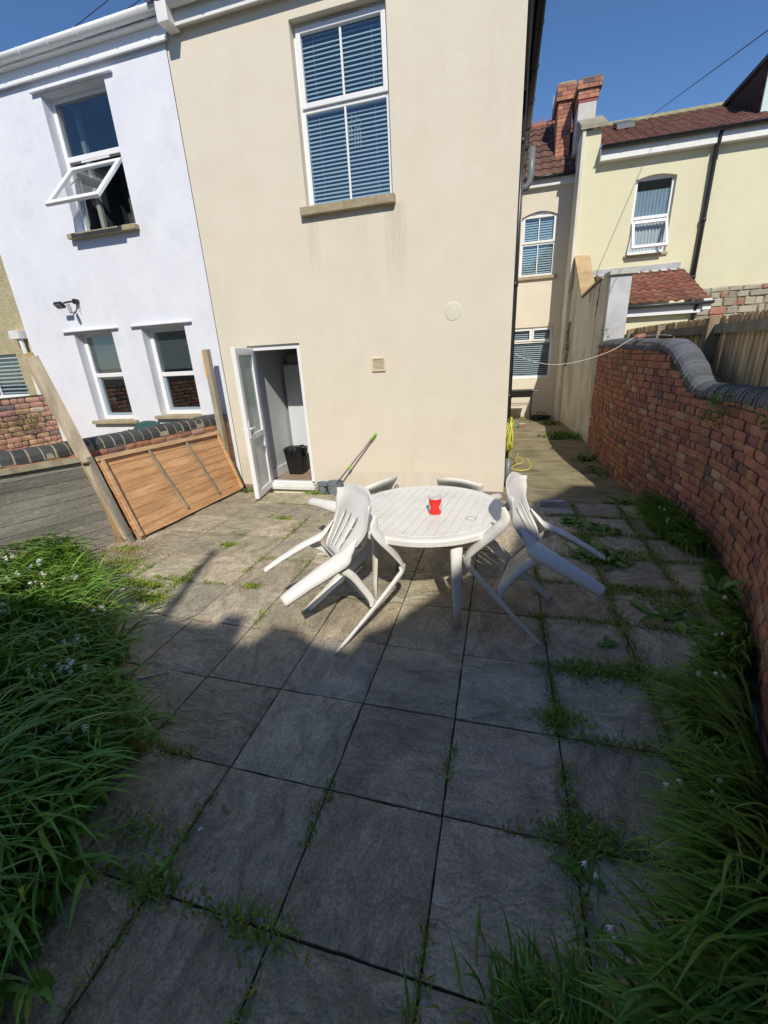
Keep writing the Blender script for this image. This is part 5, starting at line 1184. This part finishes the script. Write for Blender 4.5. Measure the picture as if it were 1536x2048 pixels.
# right border
def wx(y):
    lo, hi = 0, L_r
    for _ in range(24):
        m_ = (lo + hi) / 2
        if y_of(m_) > y: lo = m_
        else: hi = m_
    return at_r(lo)[0].x
wxs = {round(k * .05 - 2.3, 2): wx(k * .05 - 2.3) for k in range(200)}
def wxf(y): return wxs.get(round(round(y / .05) * .05, 2), 3.3)
pts = []; hl = []
while len(pts) < 4200:
    y = rg_.uniform(-2.0, 3.35); dx = abs(rg_.normal(0, .27)); x = wxf(y) - .025 - dx
    wd = .24 + .10 * math.sin(y * 5.1) + .06 * math.sin(y * 11.3)
    if 1.25 < y < 2.1: wd *= .5; h = .11
    elif y >= 2.1: wd = .30 * math.exp(-((y - 2.7) / .55) ** 2) + .05; h = .30
    else: wd = wd * .72 + .09 * smooth(.9, -.5, y); h = .25 + .13 * smooth(.45, .1, y)
    if dx < wd and noise.noise(Vector((x * 2.5, y * 2.5, 8))) > -.30: pts.append((x, y, -.01)); hl.append(h)
B2 = np.array(pts); N = len(B2); hl = np.array(hl)
cl = np.array([noise.noise(Vector((x * 1.9, y * 1.9, 4))) for x, y, _ in pts])
heads = math.pi + .05 + rg_.normal(0, .38, N) + cl * .8; lens = hl * rg_.uniform(.75, 1.35, N) * (1 + .3 * cl)
p1 = blades(B2, heads, lens, rg_.uniform(.012, .022, N), rg_.uniform(1.3, 2.4, N), seg=8, seed=12, dead=.02, colr=(.6, 1.2))
# a separate clump reaching into the frame at the bottom right
pts = [(1.93 + rg_.normal(0, .13), -1.0 + rg_.normal(0, .06), 0) for _ in range(420)]; B3 = np.array(pts); N = len(B3)
p3 = blades(B3, rg_.uniform(1.2, 4.2, N), rg_.uniform(.08, .19, N), rg_.uniform(.007, .012, N), rg_.uniform(1.2, 2.4, N), seg=6, seed=14)
tag(np_mesh('grass', [p1, p3], GRASS), 'long trailing grass along the foot of the right brick wall', 'grass', kind='stuff')
# weeds in the paving joints
def weight(x, y):
    w_ = .10
    if x > 1.9: w_ += .55
    if 2.2 < x < 3.1 and y > -.3: w_ += .45
    if y < -.15: w_ += .35
    if y < -.6: w_ += .1
    if x < .3 and y < -.3: w_ += .3
    if -1.3 < x < .3 and .5 < y < 3.1: w_ += .38
    if -1.8 < x < -.9 and .6 < y < 1.2: w_ += .5
    if .3 < x < 1.8 and .0 < y < 2.8: w_ -= .08
    return w_
pts = []; sz = []
for ci in range(-5, 7):
    for yy in np.arange(-1.6, 3.4, .006):
        n_ = noise.noise(Vector((ci * 7.3, yy * 2.6, 1))) * .5 + .5
        if weight(ci * S, yy) * 1.05 > n_ + .06:
            k = 2 if weight(ci * S, yy) < .6 else 3
            for _ in range(k): pts.append((ci * S + rg_.normal(0, .010 + .014 * weight(ci * S, yy)), yy, -.012)); sz.append(1 + weight(ci * S, yy))
for ri in range(-3, 7):
    for xx in np.arange(-2.3, 3.4, .006):
        n_ = noise.noise(Vector((ri * 5.1, xx * 2.4, 9))) * .5 + .5
        if weight(xx, ri * S) * .98 > n_ + .06:
            k = 2 if weight(xx, ri * S) < .6 else 3
            for _ in range(k): pts.append((xx, ri * S + rg_.normal(0, .010 + .014 * weight(xx, ri * S)), -.012)); sz.append(1 + weight(xx, ri * S))
B4 = np.array(pts); N = len(B4); sz = np.array(sz)
MOSS = leaf_mat('joint_weed', (.15, .27, .025), (.25, .38, .045), .55, .2)
p1 = blades(B4, rg_.uniform(0, 6.3, N), rg_.uniform(.010, .034, N) * sz, rg_.uniform(.003, .0075, N), rg_.uniform(.6, 2.0, N), seg=3, seed=21, lean0=.9, dead=.08)
sel = rg_.random(N) < .05; p2 = blades(B4[sel], rg_.uniform(0, 6.3, sel.sum()), rg_.uniform(.04, .11, sel.sum()), rg_.uniform(.003, .005, sel.sum()), rg_.uniform(.8, 2.2, sel.sum()), seg=5, seed=22)
# low mats
pm = []
for cx_, cy_, r0, n_ in ((-1.35, .86, .07, 500), (-1.52, .88, .05, 260), (-1.18, .86, .05, 300), (-1.02, .68, .10, 500), (-1.2, .72, .06, 250), (-1.02, 1.72, .05, 220), (-.80, 2.5, .05, 200), (-.3, 1.0, .05, 200), (2.45, 2.35, .10, 500), (2.62, 1.9, .10, 500), (2.5, 1.45, .08, 400), (2.9, 2.1, .10, 400), (2.75, 1.45, .09, 400), (-.79, 3.46, .09, 500), (-2.05, 1.45, .10, 500), (-1.85, 1.18, .15, 700), (-1.75, 1.05, .10, 400), (2.46, .52, .12, 600), (2.2, .50, .10, 500), (2.02, .1, .08, 420), (2.05, -.45, .08, 420), (.30, -.85, .08, 300), (.45, -.98, .08, 300), (.95, -1.0, .08, 200), (3.2, .6, .12, 500), (2.9, 1.3, .1, 400)):
    for _ in range(n_): pm.append((cx_ + rg_.normal(0, r0), cy_ + rg_.normal(0, r0 * .5), -.008))
pm = np.array(pm); N = len(pm); p3 = blades(pm, rg_.uniform(0, 6.3, N), rg_.uniform(.015, .055, N), rg_.uniform(.004, .009, N), rg_.uniform(.6, 2.0, N), seg=3, seed=23, lean0=.8, colr=(.7, 1.35))
tag(np_mesh('weeds', [p1, p2, p3], MOSS), 'moss and small weeds growing in the paving joints', 'weeds', kind='stuff')
# dry stalks by the grey panel
M = MB()
for k in range(60):
    x, y = -2.0 + rnd.uniform(-.35, .35), 1.30 + rnd.uniform(-.3, .3); a = rnd.uniform(0, 6.28); L = rnd.uniform(.15, .42); z = rnd.uniform(.01, .05); z2 = rnd.uniform(.0, .22) if rnd.random() < .5 else .015
    M.tube(fine([(x, y, z), (x + math.cos(a) * L * .5, y + math.sin(a) * L * .5, z + z2 * .8 + .02), (x + math.cos(a + .3) * L, y + math.sin(a + .3) * L, max(.012, z2))], 4), .0018, 4)
tag(M.build('dead_stalks', mat('dry_straw', (.36, .22, .13), .9), base=(-2, 1.3, 0)), 'tangle of dry brown stalks at the foot of the grey fence panel', 'dead plant')

# broad-leaved weeds and rosettes
BROAD = leaf_mat('broad_leaf', (.08, .20, .035), (.14, .29, .05), .5, .25)
def rosette(x, y, n, L, w_, label, z=0.0, up=.5, name='weed', cat='weed', spread=0.0, colk=1.0, group=None, leafs=6):
    r = random.Random(int((x * 97 + y * 31) * 10)); M = MB()
    for i in range(n):
        a = r.uniform(0, 6.28); l = L * r.uniform(.6, 1.15); ww = w_ * r.uniform(.7, 1.2); el = r.uniform(.15, up); bx_, by_ = x + r.gauss(0, spread), y + r.gauss(0, spread); rows = []
        for k in range(leafs + 1):
            t = k / leafs; ang_ = el * 1.6 - t * (1.1 * el + .6); 
            if k == 0: px_, pz_ = 0, 0
            else: px_ += l / leafs * math.cos(ang_); pz_ += l / leafs * math.sin(ang_)
            hw_ = ww * (math.sin(math.pi * min(1, t * .95 + .04)) ** .8) * (1 + .14 * math.sin(k * 2.6 + i)); zc = max(.004, pz_) + z
            c_, s__ = math.cos(a), math.sin(a)
            rows.append([(bx_ + px_ * c_ - hw_ * s__, by_ + px_ * s__ + hw_ * c_, zc + hw_ * .35), (bx_ + px_ * c_, by_ + px_ * s__, zc), (bx_ + px_ * c_ + hw_ * s__, by_ + px_ * s__ - hw_ * c_, zc + hw_ * .35)])
        k_ = r.uniform(.7, 1.3) * colk; M.grid(rows, (k_ * r.uniform(.9, 1.3), k_, k_ * .9))
    return tag(M.build(name, BROAD, base=(x, y, z), smooth=True), label, cat, group)
rosette(2.43, 2.80, 34, .13, .018, 'leafy weed in the joint behind the right chair, just before the broken paving', up=.9, spread=.05, colk=1.35)
rosette(2.68, 2.62, 30, .14, .026, 'darker broad-leaved weed to the right of the leafy one by the alley step', up=.6, spread=.06)
rosette(2.56, 2.06, 60, .17, .020, 'big spreading weed under the feet of the right chair', up=.8, spread=.10, colk=1.1)
rosette(3.32, 3.12, 26, .30, .040, 'tall dock plant against the brick wall above the grass clump', up=1.3, spread=.06)
rosette(3.14, 3.72, 24, .20, .028, 'fern-like weed at the base of the brick wall beyond the patio step', z=-.1, up=.9, spread=.06)
rosette(2.78, 1.12, 9, .20, .036, 'broad-leaved weed among the border grass in the shade', up=.5, spread=.04)
rosette(3.22, 1.42, 12, .26, .030, 'upright dock plant rising beside the brick wall in the shade', up=1.3, spread=.04)
rosette(2.35, .76, 6, .09, .018, 'tiny seedling in the middle of a dark slab on the right', up=.5)
rosette(2.01, -.56, 6, .11, .020, 'small two-leaved weed in the joint near the bottom of the picture', up=.35)
rosette(.52, -.93, 8, .06, .007, 'pale yellowish grassy tuft in a joint near the lower left grass', up=1.2, colk=1.9)
rosette(-1.86, 3.45, 34, .12, .012, 'dark feathery weed between the orange panel and the open door', z=-.02, up=1.3, spread=.05, colk=.8)
rosette(2.95, 7.7, 130, .20, .020, 'bushy weed clump along the foot of the rendered party wall', z=-.06, up=1.4, spread=.17)
rosette(2.82, 9.2, 40, .22, .016, 'wispy weed beside the black planter tray', z=-.03, up=1.5, spread=.10, colk=.8)
rosette(3.12, 5.9, 60, .16, .020, 'low weed clump where the party wall meets the brick wall', z=-.09, up=1.2, spread=.12)
rosette(3.10, 5.2, 40, .12, .018, 'small weed patch at the alley foot of the brick wall', z=-.09, up=1.0, spread=.12, colk=.9)
rosette(1.80, 5.75, 20, .10, .016, 'small dark weed at the house wall behind the yellow hose', z=-.09, up=1.2, spread=.05, colk=.6)
rosette(-.80, 3.44, 40, .13, .008, 'bright green spiky tuft beside the mop bucket', z=-.05, up=1.3, spread=.05, colk=1.7)
# plants on the walls
def wall_weed(cx_, cy_, cz_, sx, sy, sz_, n, s_, label, colk=1.0, m=None, name='fern'):
    r = random.Random(int(cz_ * 100 + cy_ * 10)); M = MB()
    for i in range(n):
        p = Vector((cx_ + r.gauss(0, sx), cy_ + r.gauss(0, sy), cz_ + r.gauss(0, sz_))); a = Vector((r.gauss(0, 1), r.gauss(0, 1), r.gauss(0, 1))).normalized(); b_ = a.cross(Vector((0, .3, 1))).normalized(); l = s_ * r.uniform(.6, 1.4); k_ = r.uniform(.6, 1.3) * colk
        M.add([p, p + a * l * .5 + b_ * l * .22, p + a * l, p + a * l * .5 - b_ * l * .22], [(0, 1, 2, 3)], (k_ * r.uniform(.9, 1.3), k_, k_ * .8))
    return tag(M.build(name, m or BROAD, base=(cx_, cy_, cz_)), label, 'plant')
wall_weed(3.40, 2.52, 1.20, .035, .10, .07, 260, .035, 'small fern tuft growing from the coping joint of the brick wall', 1.2)
wall_weed(3.36, 1.72, 1.25, .03, .05, .04, 90, .03, 'tiny fern at the right edge under the wall coping', 1.2)
wall_weed(3.36, 7.0, 1.86, .05, .05, .06, 90, .05, 'scrubby sprig on the wall end beside the pale pier', .8)
wall_weed(-5.33, 3.15, 1.08, .03, .16, .07, 220, .04, 'leafy plant rooted in the far left brick wall', 1.2)
VN = mat('dry_vine_leaf', (.10, .085, .035), .85, c2=(.16, .13, .06), scale=20, vcol=True)
M = MB(); r = random.Random(4)
for i in range(620):
    f = r.random(); z = 1.28 + .95 * f; q_ = 2.35 + .05 * math.sin(z * 7) - .10 * (f - .5) + r.gauss(0, .030 + .03 * math.sin(math.pi * f) * (1 if f < .7 else .4)); p = a_ + tpw * q_ - npw * r.uniform(.0, .05); p = Vector((p.x, p.y, z)); a = Vector((r.gauss(0, 1), r.gauss(0, 1), r.gauss(0, 1))).normalized(); b2 = a.cross(Vector((0, .3, 1))).normalized(); l = .035 * r.uniform(.6, 1.3); k_ = r.uniform(.5, 1.5)
    M.add([p, p + a * l * .5 + b2 * l * .25, p + a * l, p + a * l * .5 - b2 * l * .25], [(0, 1, 2, 3)], (k_, k_, k_))
tag(M.build('wall_creeper', VN, base=(3.1, 9.3, 1.7)), 'narrow brown creeper climbing the rendered party wall', 'plant')

# white three-cornered leek flowers
PET = mat('white_petal', (.90, .88, .84), .6, translucent=.35); STM = mat('flower_stem', (.12, .24, .06), .5)
def flower(x, y, z, s_, label, n=5, group='white flowers in the grass'):
    r = random.Random(int(x * 100 + y * 1000)); f = empty('wild_flower', (x, y, 0), label, 'flower', group)
    M = MB(); bx_, by_ = x - .05 * (1 if x < 1.5 else -1), y + .03; M.tube(fine([(bx_, by_, 0), (bx_ * .6 + x * .4, by_ * .6 + y * .4, z * .7), (x, y, z)], 4), .0022, 5); M.build('stem', STM, f)
    M = MB()
    for i in range(n):
        a = r.uniform(0, 6.28); c_ = Vector((x + math.cos(a) * .020 * s_, y + math.sin(a) * .020 * s_, z - r.uniform(.0, .03) * s_)); ax_ = Vector((math.cos(a) * .6, math.sin(a) * .6, -.8)).normalized()
        for k in range(6):
            t = k * math.pi / 3; sx_ = ax_.orthogonal().normalized(); sy_ = ax_.cross(sx_); o_ = sx_ * math.cos(t) + sy_ * math.sin(t); w2 = sx_ * math.cos(t + 1.57) + sy_ * math.sin(t + 1.57); l = .020 * s_
            M.add([c_, c_ + ax_ * l * .6 + o_ * .006 * s_ + w2 * .0035 * s_, c_ + ax_ * l * 1.1 + o_ * .012 * s_, c_ + ax_ * l * .6 + o_ * .006 * s_ - w2 * .0035 * s_], [(0, 1, 2, 3)])
    M.build('bloom', PET, f); return f
FL = [(-2.02, .50), (-1.97, .57), (-1.86, .33), (-1.66, .35), (-1.40, .41), (-1.51, -.01), (-.82, .12), (-.77, -.40), (-.66, -.40), (-.57, -.36), (-.47, -.37), (-.40, -.37), (-.08, -.66), (-.72, -.15), (-2.25, .60), (-1.75, .50)]
for i, (x, y) in enumerate(FL): flower(x + .03, y - .06, rnd.uniform(.33, .40), 1.45 if i < 6 else 1.3, 'white nodding flower cluster rising from the left grass bed', n=rnd.choice((4, 5, 6)), group='white flowers in the left grass')
for x, y in [(3.20, 2.55), (3.12, 2.2), (3.03, .93), (2.90, .64), (2.62, .20), (2.75, .25), (2.50, -.33), (2.35, -.42), (2.08, -.86), (2.04, -.70)]: flower(x - .04, y, rnd.uniform(.27, .34), 1.0, 'small white flower in the grass beside the right brick wall', n=2, group='white flowers in the right grass')
# litter
def litter(x, y, a, l, w_, c, label, name='litter', z=.004):
    M = MB(); M.obox((x, y, z), (math.cos(a), math.sin(a), .05), (-math.sin(a), math.cos(a), 0), (0, 0, 1), l / 2, w_ / 2, .0015); return tag(M.build(name, mat('lit_' + '_'.join(str(int(q_ * 100)) for q_ in c), c, .7), base=(x, y, z)), label, 'litter')
litter(.55, -.78, .9, .018, .010, (.55, .68, .75), 'tiny pale blue scrap on a dark slab by the left grass', 'paper_scrap')
litter(.60, -.68, -.6, .055, .012, (.28, .13, .07), 'small brown wood splinter beside a mossy joint', 'wood_splinter')
litter(2.27, -.04, -.4, .06, .006, (.36, .28, .20), 'thin dry twig on the dark slabs at the right', 'twig')
litter(-.36, -.09, .55, .09, .010, (.62, .66, .68), 'torn strip of pale plastic at the edge of the left grass', 'plastic_scrap', z=.012)
litter(-.28, -.04, .5, .08, .004, (.66, .70, .72), 'thin sliver of white plastic poking out of the left grass', 'plastic_scrap', z=.012)
litter(3.05, 6.05, .1, .05, .012, (.75, .75, .73), 'white scrap of paper on the alley beside the party wall', 'paper_scrap', z=-.065)
litter(2.1, 9.0, .1, .07, .02, (.75, .75, .73), 'white scrap of paper on the alley near the barbecue', 'paper_scrap', z=.0)
